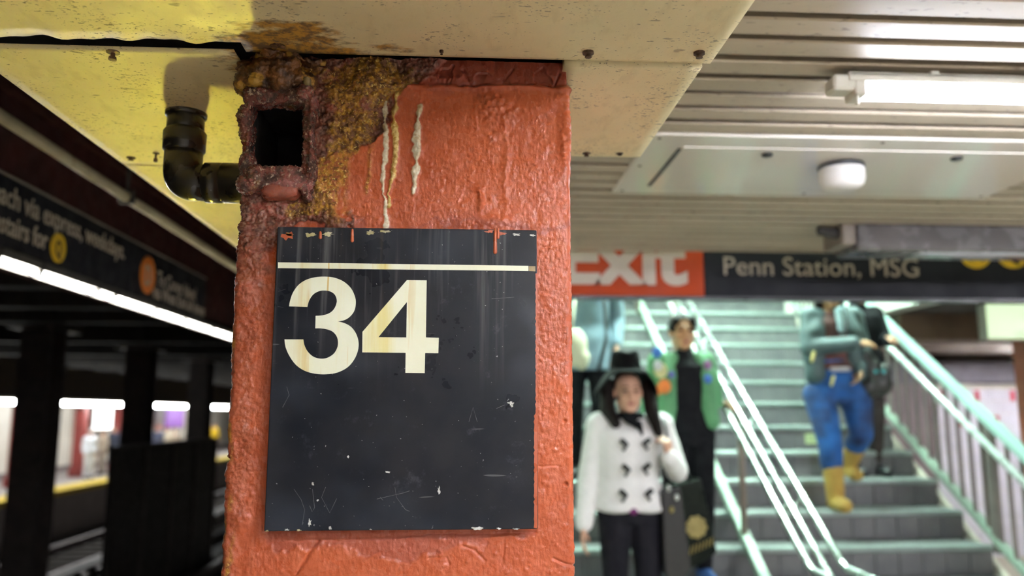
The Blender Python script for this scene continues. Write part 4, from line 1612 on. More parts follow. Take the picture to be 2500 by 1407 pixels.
# across the tracks
M_FTUBE = em('far_tube_glow', (.95, 1.0, 1.0), FARL)
XF = -10.5
zf = P(0, 981, X=XF).z
fg = thing('far_girder', (XF - .1, 25, zf), 'dark girder above the far platform edge', 'girder', kind='structure')
MB().box(XF - .2, XF, 6, 70, zf + .12, 3.3).build('web', M_PSTD, fg)
y = 15.5
k = 0
while y < 42:
    t = thing('far_tube_lamp', (XF - .05, y + .9, zf - .03), 'glowing tube lamp in the row above the platform across the tracks', 'lamp', 'tube lamps of the far platform')
    MB().tube([(XF - .05, y, zf), (XF - .05, y + 1.72, zf)], .05, 12).build('tube', M_FTUBE, t, True)
    MB().box(XF - .12, XF + .02, y - .03, y + 1.75, zf + .055, zf + .12).build('housing', M_HOUS, t)
    y += 1.80 if k % 3 != 2 else 2.1
    k += 1
fw_ = MB().box(-13.4, -13.2, 5, 70, 0, 3.3).build('wall_far', pm('far_wall', (.80, .74, .66), (.72, .66, .58), 2, .4))
tag(fw_, 'cream tiled wall of the platform across the tracks', kind='structure')
MB().box(-13.21, -13.17, 5, 70, 0, .18).build('base_band', pm('far_base', (.20, .15, .15), None, 5, .5), fw_)
for k in range(32):
    yy = 8 + k * 1.9
    MB().box(-13.21, -13.185, yy, yy + .06, .18, 3.2).build('joint_strip', pm('far_strip', (.5, .36, .28), None, 4, .5), fw_)
M_FCOL = pm('far_column_red', (.30, .05, .045), (.22, .04, .035), 5, .45)
for (px, py, lab) in ((42, 1190, 'red column of the far platform beside the wide dark post'), (193, 1175, 'red column of the far platform behind the people in white'), (284, 1150, 'red column of the far platform behind the dark clothed person')):
    d_ = (P(px, py, Z=0))
    XC = -11.6
    yc = P(px, 1100, X=XC).y
    t = thing('far_column', (XC, yc, 0), lab, 'column', kind='thing')
    MB().box(XC - .15, XC + .15, yc - .15, yc + .15, 0, 3.298, .02).build('shaft', M_FCOL, t)
    MB().box(XC - .2, XC + .2, yc - .2, yc + .2, 0, .25, .02).build('base', M_FCOL, t)
    MB().poly([(XC - .1, yc - .16, 2.0), (XC - .1, yc - 1.1, 3.298), (XC - .1, yc - .8, 3.298), (XC - .1, yc - .16, 2.35)], (.2, 0, 0)).build('brace', M_PSTD, t)
# light box advert and hung clothes of colour far off
a_, c_ = P(226, 1052, X=-12.6), P(302, 1004, X=-12.6)
LBP = 1
lb = thing('light_box', (-12.6, (a_.y + c_.y) / 2, a_.z), 'white glowing light box on the far platform above the people', 'light box')
MB().box(-12.75, -12.61, a_.y, c_.y, a_.z, c_.z + .2, .03).build('case', M_PSTD, lb)
for y in (a_.y + .1, c_.y - .1):
    MB().box(-12.72, -12.64, y - .04, y + .04, 0, a_.z + .01).build('leg', M_PSTD, lb)
MB().box(-12.62, -12.59, a_.y + .04, c_.y - .04, a_.z + .04, c_.z + .16).build('screen', em('light_box_glow', (.97, 1.0, .96), 3.0), lb)
a_, c_ = P(405, 1045, X=-12.4), P(450, 1012, X=-12.4)
pu = thing('purple_poster', (-12.4, (a_.y + c_.y) / 2, a_.z), 'purple poster board on the far platform', 'poster')
MB().box(-12.5, -12.4, a_.y, c_.y, a_.z, c_.z + .3, .02).build('board', pm('purple_print', (.32, .10, .55), (.25, .08, .42), 3, .5), pu)
MB().box(-12.52, -12.39, a_.y - .05, c_.y + .05, a_.z - .05, a_.z, .01).build('frame', M_PSTD, pu)
for y in (a_.y + .1, c_.y - .1):
    MB().box(-12.48, -12.43, y - .03, y + .03, 0, a_.z).build('leg', M_PSTD, pu)

# ------------------------------------------------------------------ beyond the railing on the right
YW = 8.6
a_, c_ = P(2305, 1335, Y=YW), P(2492, 938, Y=YW)
hb = thing('white_barrier_wall', ((a_.x + c_.x) / 2, YW, a_.z), 'white tiled wall with small red tiles behind the stair railing', 'wall', kind='thing')
wt = pm('lilac_white', (.66, .62, .68), (.60, .56, .62), 3, .3)
MB().box(a_.x, c_.x + .3, YW + .012, YW + .12, 0, c_.z).build('backing', M_CONC, hb)
tile2 = None
tw, th_ = .2, .135
nx_, nz_ = int((c_.x + .3 - a_.x) / tw), int(c_.z / th_)
redm = pm('red_tile', (.55, .02, .05), (.45, .02, .04), 5, .3)
red0 = None
for i in range(nx_):
    for j in range(3, nz_):
        red = (j in (nz_ - 1, nz_ - 3)) and (i % 1 == 0) and (i + (j == nz_ - 3)) % 2 == 0
        if tile2 is None:
            o = tile2 = MB().box(a_.x, a_.x + tw - .006, YW, YW + .014, 0, th_ - .006, .002).build('tile', wt, hb)
        else:
            o = tile2.copy()
            COL.objects.link(o)
        o.parent = hb
        o.location = (i * tw, 0, j * th_)
        if red:
            x_ = a_.x + i * tw + .07
            if red0 is None:
                o = red0 = MB().box(x_, x_ + .05, YW - .006, YW + .002, j * th_, j * th_ + .11, .002).build('red_tile', redm, hb)
                rx0, rj = x_, j
            else:
                o = red0.copy()
                COL.objects.link(o)
                o.parent = hb
                o.location = (x_ - rx0, 0, (j - rj) * th_)
MB().box(a_.x - .9, c_.x + .3, YW - .05, YW + .14, c_.z, c_.z + .24, .01).build('lintel', pm('lilac_grey', (.16, .14, .17), None, 4, .6), hb)
MB().box(a_.x - 1.3, a_.x, YW + .02, YW + .12, 0, c_.z).build('side_panel', pm('mauve_panel', (.20, .15, .16), (.15, .11, .12), 4, .5), hb)
# red-brown column with a pale green notice on it, its face given a glow
rx = P(2474, 900, Y=6.5).x
rcx = thing('stairside_column', (rx + .2, 6.3, 0), 'red brown column standing behind the stair railing at the right edge', 'column', kind='thing')
MB().box(rx, rx + .45, 6.1, 6.5, 0, 2.719, .01).build('shaft', pm('brown_red', (.34, .11, .06), (.28, .09, .05), 5, .4), rcx)
MB().box(rx - .03, rx + .48, 6.07, 6.53, 0, .15, .01).build('base', M_DARKRED, rcx)
a_, c_ = P(2412, 829, Y=5.98), P(2540, 742, Y=5.98)
ns = thing('green_notice', ((a_.x + c_.x) / 2, 5.98, a_.z), 'pale green notice box with a glow added to its face, under the black part of the exit sign', 'sign')
MB().box(a_.x, c_.x, 5.985, 6.09, a_.z, c_.z, .008).build('case', M_HOUS, ns)
MB().box(a_.x + .008, c_.x - .008, 5.978, 5.99, a_.z + .008, c_.z - .008).build('face', em('notice_glow', (.70, .98, .55), .9), ns)  # added glow stands in for light falling on the face
p = P(2488, 820, Y=5.97)
for k, w_ in enumerate((.05, .08)):
    MB().box(p.x - .02, p.x - .02 + w_, 5.974, 5.979, p.z + .02 * k, p.z + .006 + .02 * k).build('print_line', pm('notice_print', (.35, .45, .3), None, 5, .5), ns)

# ------------------------------------------------------------------ assumed work lamp, unseen behind the column, added to light the left soffit yellow
wl_p = Vector((-1.22, 3.62, .80))
aim = (Vector((-.44, 1.17, SOF)) - wl_p).normalized()
wl = thing('assumed_work_lamp', (wl_p.x, wl_p.y, 0), 'assumed unseen yellow work lamp on a low tripod standing behind the red column', 'lamp')
sd_ = aim.cross(Vector((0, 0, 1))).normalized()
up_ = sd_.cross(aim)
def obox(w, h, d0, d1):
    q = []
    for d in (d0, d1):
        for (a, c) in ((-w, -h), (w, -h), (w, h), (-w, h)):
            q.append(wl_p + sd_ * a + up_ * c + aim * d)
    return q
B6 = [(0, 3, 2, 1), (0, 1, 5, 4), (1, 2, 6, 5), (2, 3, 7, 6), (3, 0, 4, 7)]
M_WLY = pm('lamp_yellow', (.7, .45, .02), None, 10, .4)
mk('shell', obox(.056, .13, -.10, .40), B6, M_WLY, wl)  # shell deepened to keep the yellow beam off the right soffit panels
mk('lens', obox(.05, .12, -.02, .0), B6 + [(4, 5, 6, 7)], em('assumed_work_glow', (1.0, .85, .11), ASSUMED_WORK), wl)
MB().tube([wl_p - aim * .08, Vector((wl_p.x, wl_p.y, .55))], .014, 10).build('pole', M_DARK, wl, True)
for k in range(3):
    a = 2 * math.pi * k / 3 + .4
    MB().tube([(wl_p.x, wl_p.y, .55), (wl_p.x + .33 * math.cos(a), wl_p.y + .33 * math.sin(a), .012)], .011, 8).build('leg', M_DARK, wl, True)

# tube lamp added out of view to brighten the white tiled wall
tube_lamp((6.1, 7.5, 2.66), .6, 'y', M_TUBE, 'added unseen fluorescent lamp brightening the white wall behind the stair railing', None, 1, .022, 2.719, .006)

# small pale green sticker on a stair riser
YS = Y0S + GO * 10 - .0025
a_, c_ = P(1967, 1084, Y=YS), P(2012, 1059, Y=YS)
sk = thing('riser_sticker', ((a_.x + c_.x) / 2, YS, a_.z), 'pale green sticker on the riser beside the blue jeans', 'sticker')
MB().box(a_.x, c_.x, YS - .002, YS, a_.z, c_.z).build('sheet', pm('sticker_green', (.50, .60, .30), (.44, .53, .26), 12, .5), sk)
for k in range(3):
    MB().box(a_.x + .012, c_.x - .02 - .015 * k, YS - .003, YS - .0019, c_.z - .02 - .018 * k, c_.z - .012 - .018 * k).build('print_line', pm('sticker_print', (.28, .36, .18), None, 12, .5), sk)
# ------------------------------------------------------------------ people
M_SKIN = pm('skin_warm', (.62, .35, .24), (.56, .31, .21), 14, .5)
M_SKIN2 = pm('skin_tan', (.42, .23, .12), (.37, .20, .10), 14, .5)
M_HAIRB = pm('dark_hair', (.007, .005, .005), (.012, .009, .008), 40, .5, stretch=(1, 1, .2), spec=.1)
M_EYE = pm('eye_dark', (.02, .014, .012), None, 20, .25)
M_LIP = pm('lip_red', (.36, .09, .08), None, 20, .4)
M_WOOL = pm('white_wool', (.92, .90, .88), (.86, .84, .82), 22, .9, bump=.5, bscale=160)
M_BLK = pm('black_cloth', (.005, .005, .007), (.009, .009, .011), 18, .8, bump=.3, bscale=200, spec=.1)
M_NAVYT = pm('charcoal_trousers', (.010, .0095, .014), (.015, .014, .019), 18, .8, bump=.3, bscale=200, spec=.1)
M_LEATH = pm('black_leather', (.005, .005, .006), (.008, .008, .009), 30, .38, bump=.3, bscale=180)
M_FELT = pm('black_felt', (.003, .003, .0035), (.005, .005, .0055), 30, .95, bump=.3, bscale=250, spec=.1)
M_GREEN = pm('green_jacket', (.095, .27, .125), (.07, .21, .10), 9, .75, bump=.3, bscale=160)
M_OLIVE = pm('olive_lining', (.10, .13, .075), (.08, .10, .06), 9, .8)
M_TEALJ = pm('teal_grey_jacket', (.05, .083, .09), (.034, .06, .066), 9, .6, bump=.3, bscale=120)
M_JEAN = pm('blue_denim', (.010, .085, .30), (.010, .022, .075), 5, .85, bump=.3, bscale=240)
M_BOOT = pm('tan_suede_boot', (.42, .27, .06), (.34, .2, .045), 14, .85, bump=.3, bscale=160)
M_BLUEJ = pm('pale_blue_jacket', (.22, .31, .38), (.17, .25, .32), 8, .8, bump=.3, bscale=120)
M_CREAMC = pm('cream_canvas', (.62, .60, .44), (.54, .52, .38), 8, .8, bump=.3, bscale=160)


def lerp(a, b, t):
    return Vector(a) * (1 - t) + Vector(b) * t


def hand(mb, w, d, pn, ts=1, curl=(.35, .5), s=1.0):
    """palm, four unequal bent fingers and a thumb from the side of the palm"""
    d, pn = Vector(d).normalized(), Vector(pn)
    pn = (pn - d * pn.dot(d)).normalized()
    sd = d.cross(pn).normalized() * ts
    w = Vector(w)
    for i in range(4):
        o = 1.5 - i
        k0 = w + sd * o * .009 * s
        k1 = w + d * (.082 - .004 * abs(o)) * s + sd * o * .0195 * s
        capsule(mb, k0, .015 * s, k1, .0115 * s, 8)
        L = (.040, .047, .043, .033)[i] * s
        c1, c2 = curl
        e1 = (d * math.cos(c1) + pn * math.sin(c1) + sd * o * .05).normalized()
        e2 = (d * math.cos(c1 + c2) + pn * math.sin(c1 + c2)).normalized()
        m = k1 + e1 * L
        capsule(mb, k1, .0095 * s, m, .0085 * s, 8)
        capsule(mb, m, .0085 * s, m + e2 * L * .8, .0072 * s, 8)
    t0 = w + d * .022 * s + sd * .018 * s
    t1 = t0 + (d * .55 + sd * .75 + pn * .35).normalized() * .042 * s
    t2 = t1 + (d * .85 + sd * .25 + pn * .45).normalized() * .032 * s
    capsule(mb, t0, .014 * s, t1, .0105 * s, 8)
    capsule(mb, t1, .0105 * s, t2, .0085 * s, 8)


def head(mb, c, s, R):
    c = Vector(c)
    T = lambda x, y, z: c + R @ (Vector((x, y, z)) * s)
    S = lambda *r: tuple(q_ * s for q_ in r)
    ell(mb, T(0, .014, .032), S(.074, .092, .086), R)
    ell(mb, T(0, -.020, -.034), S(.057, .066, .078), R)
    ell(mb, T(0, -.058, -.096), S(.024, .022, .019), R)
    for q_ in (-1, 1):
        ell(mb, T(q_ * .034, -.055, -.028), S(.026, .026, .026), R)
        ell(mb, T(q_ * .075, .008, -.006), S(.009, .019, .029), R)
        capsule(mb, T(q_ * .012, -.083, .028), .009 * s, T(q_ * .046, -.068, .026), .009 * s, 8)
        ell(mb, T(q_ * .010, -.094, -.032), S(.008, .010, .008), R)
        capsule(mb, T(q_ * .052, -.012, -.055), .02 * s, T(q_ * .018, -.06, -.092), .017 * s, 8)
    capsule(mb, T(0, -.080, .018), .009 * s, T(0, -.100, -.026), .0125 * s, 8)
    ell(mb, T(0, -.080, -.063), S(.021, .012, .011), R)


def face_parts(body, c, s, R):
    c = Vector(c)
    T = lambda x, y, z: c + R @ (Vector((x, y, z)) * s)
    for q_ in (-1, 1):
        b = MB()
        ell(b, T(q_ * .031, -.0765, .006), (.0135 * s, .008 * s, .007 * s), R)
        b.build('eye', M_EYE, body, True)
        b = MB()
        capsule(b, T(q_ * .016, -.0905, .030), .0035 * s, T(q_ * .046, -.076, .031), .003 * s, 8)
        b.build('eyebrow', M_HAIRB, body, True)
    b = MB()
    ell(b, T(0, -.0895, -.0605), (.020 * s, .006 * s, .0045 * s), R)
    ell(b, T(0, -.0885, -.0685), (.017 * s, .006 * s, .005 * s), R)
    b.build('lips', M_LIP, body, True)


def torso(mb, J, s, e=0.0, hem=None, wide=1.0, n=24):
    """lofted trunk from pelvis (or hem) up to the neck"""
    pv, wa, ch, nk = [Vector(J[k]) for k in ('pelvis', 'waist', 'chest', 'neck')]
    sec = []
    if hem is not None:
        sec.append((hem, (.172 * s) * wide + e, .120 * s + e, pv.x, pv.y))
    else:
        sec.append((pv.z - .07 * s, .12 * s + e, .09 * s + e, pv.x, pv.y))
    sec.append((pv.z + .02 * s, .165 * s * wide + e, .112 * s + e, pv.x, pv.y)) if hem is None or hem < pv.z else None
    sec += [(wa.z, .132 * s * wide + e, .094 * s + e, wa.x, wa.y), (ch.z - .02 * s, .150 * s * wide + e, .112 * s + e, ch.x, ch.y), (ch.z + .07 * s, .160 * s * wide + e, .105 * s + e, ch.x, ch.y),
            (nk.z - .045 * s, .150 * s + e, .08 * s + e, nk.x, nk.y), (nk.z - .01 * s, .09 * s + e, .062 * s + e, nk.x, nk.y), (nk.z + .012 * s, .055 * s + e, .052 * s + e, nk.x, nk.y)]
    sec.sort(key=lambda q_: q_[0])
    loft(mb, sec, n)


def arms(mb, J, s, e=0.0, cuff=1.0, sides='AB'):
    for q_ in sides:
        sh, el, wr = Vector(J['sh' + q_]), Vector(J['el' + q_]), Vector(J['wr' + q_])
        nk, ch = Vector(J['neck']), Vector(J['chest'])
        ell(mb, sh, (.052 * s + e, .052 * s + e, .052 * s + e))
        capsule(mb, lerp(nk, sh, .35) - Vector((0, 0, .03 * s)), .05 * s + e * .6, sh, .05 * s + e)
        capsule(mb, sh, .048 * s + e, el, .038 * s + e)
        capsule(mb, el, .038 * s + e, lerp(el, wr, cuff), .027 * s + e * .9)


def legs(mb, J, s, e=0.0, to=1.0):
    for q_ in 'AB':
        hp, kn, an = Vector(J['hip' + q_]), Vector(J['kn' + q_]), Vector(J['an' + q_])
        pv = Vector(J['pelvis'])
        capsule(mb, lerp(pv, hp, .6), .095 * s + e, hp, .088 * s + e)
        capsule(mb, hp, .086 * s + e, kn, .055 * s + e)
        calf = lerp(kn, an, .32) + Vector((0, .012, 0))
        capsule(mb, kn, .055 * s + e, calf, .053 * s + e)
        if to > .3:
            capsule(mb, calf, .053 * s + e, lerp(kn, an, to), .036 * s + e)


def waistband(mb, J, s, e=.012):
    pv, wa = Vector(J['pelvis']), Vector(J['waist'])
    loft(mb, [(pv.z - .115 * s, .10 * s + e, .075 * s + e, pv.x, pv.y), (pv.z - .08 * s, .145 * s + e, .098 * s + e, pv.x, pv.y), (pv.z + .02 * s, .168 * s + e, .114 * s + e, pv.x, pv.y), (wa.z - .01 * s, .138 * s + e, .098 * s + e, wa.x, wa.y)])


def feet(mb, J, s, e=0.0, shaft=0.0):
    for q_ in 'AB':
        an, to = Vector(J['an' + q_]), Vector(J['to' + q_])
        capsule(mb, an + Vector((0, .02, -.03 * s)), .036 * s + e, to, .030 * s + e)
        capsule(mb, an, .036 * s + e, an + Vector((0, .02, -.035 * s)), .036 * s + e)
        if shaft:
            d_ = (Vector(J['kn' + q_]) - an).normalized()
            capsule(mb, an, .044 * s + e, an + d_ * shaft, .052 * s + e)


def default_joints(x, y, z, h, facing=0.0):
    s = h / 1.65
    R = Matrix.Rotation(facing, 3, 'Z')
    L = lambda a, b_, c_: Vector((x, y, z)) + R @ (Vector((a, b_, c_)) * s)
    J = dict(pelvis=L(0, 0, .93), waist=L(0, 0, 1.06), chest=L(0, 0, 1.25), neck=L(0, .012, 1.395), head=L(0, -.018, 1.535),
             shA=L(-.158, .01, 1.345), shB=L(.158, .01, 1.345), elA=L(-.20, .03, 1.08), elB=L(.20, .03, 1.08), wrA=L(-.21, -.04, .87), wrB=L(.21, -.04, .87),
             hipA=L(-.085, 0, .89), hipB=L(.085, 0, .89), knA=L(-.09, -.03, .49), knB=L(.09, -.03, .49), anA=L(-.095, .03, .085), anB=L(.095, .03, .085),
             toA=L(-.105, -.11, .032), toB=L(.105, -.11, .032))
    return J, s, R


def make_body(t, J, s, R, skin, handA=None, handB=None, voxel=.0065, with_face=True):
    b = MB()
    head(b, J['head'], s, R)
    capsule(b, J['neck'] - Vector((0, 0, .03 * s)), .052 * s, lerp(J['neck'], J['head'], .62) + R @ Vector((0, .02 * s, 0)), .047 * s)
    torso(b, J, s)
    arms(b, J, s)
    legs(b, J, s)
    feet(b, J, s)
    for q_, hd in (('A', handA), ('B', handB)):
        if hd is None:
            d_ = (Vector(J['wr' + q_]) - Vector(J['el' + q_])).normalized()
            hand(b, J['wr' + q_], d_, R @ Vector((.9 if q_ == 'A' else -.9, -.2, 0)), -1 if q_ == 'A' else 1, (.3, .4), s)
        else:
            hand(b, J['wr' + q_], *hd, s=s)
    body = blob('body', b, voxel, skin, t, 3)
    if with_face:
        face_parts(body, J['head'], s, R)
    return body


Rz = lambda a: Matrix.Rotation(a, 3, 'Z')
stepz = lambda Y: RISE * math.floor((Y - Y0S + .012) / GO)

# ---- woman in a white jacket and a black hat, coming off the stairs
YW1 = 4.40
chin = P(1530, 1009, Y=YW1 - .1).z
z0_ = RISE * 3
h1 = (chin - z0_) / .861
x1_ = P(1534, 1100, Y=YW1).x
J, s, R = default_joints(x1_, YW1, z0_, h1)
J['head'] = Vector((P(1530, 955, Y=YW1).x, YW1 - .03, J['head'].z))
J['shA'] = P(1463, 1040, Y=YW1)
J['shB'] = P(1612, 1040, Y=YW1)
J['elA'] = P(1438, 1165, Y=YW1 + .03)
J['wrA'] = P(1426, 1283, Y=YW1 - .04)
J['elB'] = P(1652, 1150, Y=YW1 - .02)
J['wrB'] = P(1634, 1118, Y=YW1 - .19)
t1 = thing('person', (x1_, YW1, z0_), 'person in a white toggle jacket and wide black hat walking down the stairs', 'person')
body = make_body(t1, J, s, R, M_SKIN, None, (((-.12, -.1, 1)), (-.7, .7, 0), -1, (.9, 1.1)))
b = MB()
pvz = P(1534, 1243, Y=YW1).z
torso(b, J, s, .030, hem=pvz, wide=1.06)
arms(b, J, s, .024, .97)
ell(b, (J['pelvis'].x - .075, YW1 - .02, pvz + .01), (.10, .135, .03))
ell(b, (J['pelvis'].x + .075, YW1 - .02, pvz + .01), (.10, .135, .03))
jk = blob('jacket', b, .008, M_WOOL, t1, 5, grit_disp(.0012, 60, 2, .003, 14))
b = MB()
capsule(b, P(1546, 1232, Y=YW1 - .115), .016, P(1546, 1246, Y=YW1 - .12), .026)
b.build('shirt_hem', pm('purple_cloth', (.20, .02, .16), None, 20, .8), t1, True)
for (px, py, sg) in ((1525, 1084, 1), (1578, 1082, -1), (1530, 1146, 1), (1578, 1143, -1), (1523, 1208, 1), (1584, 1206, -1)):
    b = MB()
    c_ = P(px, py, Y=YW1 - .162)
    capsule(b, c_ + Vector((-.012 * sg, 0, .014)), .014, c_ + Vector((.010 * sg, .004, -.004)), .013, 8)
    capsule(b, c_ + Vector((.012 * sg, .004, -.006)), .006, c_ + Vector((-.004 * sg, .004, -.030)), .009, 8)
    b.build('toggle', M_LEATH, jk, True)
b = MB()
legs(b, J, s, .012, .98)
waistband(b, J, s)
blob('trousers', b, .009, M_NAVYT, t1, 4)
b = MB()
feet(b, J, s, .010)
blob('shoes', b, .008, M_LEATH, t1, 3)
# hair and scarf
hc = Vector(J['head'])
b = MB()
ell(b, hc + Vector((0, .045, .03)) * s, (.086 * s, .088 * s, .095 * s))
for q_, (x0, y0, x1, y1) in (('A', (1487, 950, 1500, 1020)), ('B', (1578, 950, 1592, 1030))):
    pass
capsule(b, P(1482, 940, Y=YW1 + .01), .038, P(1484, 1000, Y=YW1 - .03), .042)
capsule(b, P(1484, 1000, Y=YW1 - .03), .042, P(1503, 1034, Y=YW1 - .10), .028)
capsule(b, P(1581, 940, Y=YW1 + .01), .038, P(1590, 1000, Y=YW1 - .06), .040)
capsule(b, P(1590, 1000, Y=YW1 - .06), .040, P(1608, 1058, Y=YW1 - .13), .022)
blob('hair', b, .008, M_HAIRB, t1, 2, grit_disp(.002, 50, 4))
b = MB()
for k in range(10):
    a_ = 2 * math.pi * k / 10
    c_ = J['neck'] + Vector((.062 * math.cos(a_), .058 * math.sin(a_) - .012, .004))
    ell(b, c_, (.03, .03, .026))
capsule(b, P(1530, 1022, Y=YW1 - .115), .022, P(1560, 1040, Y=YW1 - .13), .018)
capsule(b, P(1560, 1034, Y=YW1 - .13), .016, P(1568, 1062, Y=YW1 - .135), .008)
blob('scarf', b, .007, M_BLK, t1, 2, grit_disp(.002, 70, 6))
# hat: crown with a dent, wide drooping brim
hx, hy, hz = P(1527, 901, Y=YW1 - .02)
v, f = [], []
prof = [(.001, .098), (.03, .094), (.055, .100), (.074, .096), (.083, .075), (.090, .03), (.094, .0), (.11, -.006), (.135, -.012), (.165, -.022), (.185, -.034), (.183, -.040), (.15, -.026), (.11, -.014), (.088, -.010), (.08, .02), (.001, .05)]
nseg = 40
for (r_, h_) in prof:
    for k in range(nseg):
        a_ = 2 * math.pi * k / nseg
        x, y = r_ * math.cos(a_) * .92, r_ * math.sin(a_)
        dz = 0
        if r_ > .1:
            dz = -1.75 * max(0, abs(x) - .085) ** 1.15 * (1.0) + .10 * max(0, abs(y) - .1)
        if h_ > .09:
            dz -= .012 * math.exp(-(x / .03) ** 2)
        v.append((hx + x, hy + y, hz + h_ + dz))
for i in range(len(prof) - 1):
    for k in range(nseg):
        k2 = (k + 1) % nseg
        f.append((i * nseg + k, i * nseg + k2, (i + 1) * nseg + k2, (i + 1) * nseg + k))
mk('hat', v, f, M_FELT, t1, True)
# shopping bag with gold emblem hanging from her shoulder
bx, by, bz = P(1690, 1300, Y=YW1 + .10)
bg = thing('shopping_bag', (bx, by, bz - .18), 'black shopping bag with a gold emblem hanging behind the white jacket', 'bag')
M_BAGG = pm('dark_green_bag', (.005, .008, .006), (.009, .012, .009), 10, .35, spec=.1)
M_GOLD = pm('dull_gold_print', (.30, .23, .07), (.22, .17, .05), 30, .5)
q_ = [(1622, 1190), (1712, 1170), (1752, 1350), (1672, 1402)]
pts = [P(x, y, Y=by) for x, y in q_]
b = MB()
b.poly(pts, (0, .13, .0))
blob('bag_body', b, .008, M_BAGG, bg, 3)
fr_ = lambda px, py: P(px, py, Y=by - .006)
for (cx, cy, rx, ry) in ((1700, 1288, 24, 26),):
    for k in range(9):
        a_ = 2 * math.pi * k / 9
        b = MB()
        ell(b, fr_(cx + rx * math.cos(a_) * .8, cy + ry * math.sin(a_) * .8), (.017, .004, .018))
        b.build('emblem', M_GOLD, bg, True)
    b = MB()
    ell(b, fr_(cx, cy), (.030, .004, .034))
    b.build('emblem', M_GOLD, bg, True)
for k in range(9):
    x, y = 1668 + k * 8.5, 1352 - k * 3.6
    b = MB()
    capsule(b, fr_(x, y + 9), .004, fr_(x + 3, y - 9), .004, 6)
    b.build('print_stroke', M_GOLD, bg, True)
for (x0, x1) in ((1640, 1630), (1690, 1650)):
    pth = [P(x0, 1186, Y=by + .02), P((x0 + x1) / 2 - 6, 1130, Y=by - .06), P(x1 - 8, 1040, Y=YW1 - .02), P(x1 - 12, 1018, Y=YW1 + .03)]
    MB().tube(arc_path(pth, .05, 5), .008, 8).build('strap', M_LEATH, bg, True)
# black leather handbag below the hand
hx_, hy_, hz_ = P(1645, 1290, Y=YW1 - .12)
hbag = thing('handbag', (hx_, hy_, hz_ - .2), 'shiny black leather handbag with pale buckles at the hip of the white jacket', 'bag')
b = MB()
pts = [P(x, y, Y=hy_) for x, y in ((1614, 1200), (1662, 1190), (1690, 1395), (1650, 1440), (1622, 1400))]
b.poly(pts, (0, .09, 0))
blob('bag_body', b, .008, M_LEATH, hbag, 5)
MB().tube(arc_path([P(1620, 1205, Y=hy_ + .03), P(1622, 1130, Y=hy_ + .0), P(1630, 1060, Y=YW1 - .14), P(1618, 1022, Y=YW1 - .06), P(1612, 1012, Y=YW1 + .06)], .06, 5), .008, 8).build('strap', M_LEATH, hbag, True)
for (x, y) in ((1632, 1193), (1640, 1245), (1652, 1215)):
    b = MB()
    ell(b, P(x, y, Y=hy_ - .012), (.012, .008, .017))
    b.build('buckle', M_STEEL if x != 1640 else M_GOLD, hbag, True)

# ---- young person in a green jacket with badges, hand on the centre rail
YG = 4.95
z0_ = RISE * 5
chin = P(1662, 854, Y=YG - .1).z
h2 = (chin - z0_) / .861
x2_ = P(1672, 950, Y=YG).x
J, s, R = default_joints(x2_, YG, z0_, h2)
J['head'] = Vector((P(1662, 810, Y=YG).x, YG - .03, J['head'].z))
J['shA'] = P(1607, 885, Y=YG)
J['shB'] = P(1722, 885, Y=YG)
J['elA'] = P(1586, 985, Y=YG + .05)
J['wrA'] = P(1580, 1075, Y=YG - .02)
J['elB'] = P(1745, 980, Y=YG + .05)
rail_p = Vector((1.63, 5.06, zn(5.06) + .866))
J['wrB'] = rail_p + Vector((-.045, .055, .035))
t2 = thing('person', (x2_, YG, z0_), 'young person in a green badge covered jacket holding the centre handrail', 'person')
body = make_body(t2, J, s, R, M_SKIN2, None, ((.75, -.55, .0), (0, -.2, -1), 1, (.5, .9)))
b = MB()
ell(b, J['head'] + Vector((0, .022, .040)) * s, (.083 * s, .094 * s, .090 * s))
ell(b, J['head'] + Vector((0, .09, .02)) * s, (.04 * s, .04 * s, .05 * s))
for q_ in (-1, 1):
    capsule(b, J['head'] + Vector((q_ * .055, -.058, .075)) * s, .020 * s, J['head'] + Vector((q_ * .072, -.02, .02)) * s, .016 * s)
blob('hair', b, .007, M_HAIRB, t2, 2, grit_disp(.0015, 60, 4))
b = MB()
torso(b, J, s, .012, hem=J['pelvis'].z - .02, wide=1.0)
capsule(b, J['neck'], .058 * s, J['neck'] + Vector((0, -.005, .035)), .055 * s)
blob('shirt', b, .009, M_BLK, t2, 4)
b = MB()
arms(b, J, s, .018, .93)
hem_ = P(1690, 1048, Y=YG).z
# two open fronts and the back of the jacket
for q_ in (-1, 1):
    for (zz, xo, yo, r_) in ((J['neck'].z - .05, .085, -.05, .055), (J['chest'].z, .125, -.065, .062), (J['waist'].z, .135, -.06, .060), (J['pelvis'].z + .05, .15, -.055, .060)):
        pass
    P0 = J['neck'] + Vector((q_ * .085, -.035, -.035)) * s
    P1 = J['chest'] + Vector((q_ * .120, -.07, 0)) * s
    P2 = J['waist'] + Vector((q_ * .130, -.065, 0)) * s
    P3 = Vector((J['pelvis'].x + q_ * .140 * s, J['pelvis'].y - .06, hem_ + .05))
    for a_, c_ in ((P0, P1), (P1, P2), (P2, P3)):
        capsule(b, a_, .055 * s, c_, .060 * s)
torso(b, {k_: (v_ + Vector((0, .045, 0)) if hasattr(v_, 'x') else v_) for k_, v_ in J.items()}, s, .012, hem=hem_)
jk2 = blob('jacket', b, .009, M_GREEN, t2, 4, grit_disp(.001, 50, 2, .002, 14))
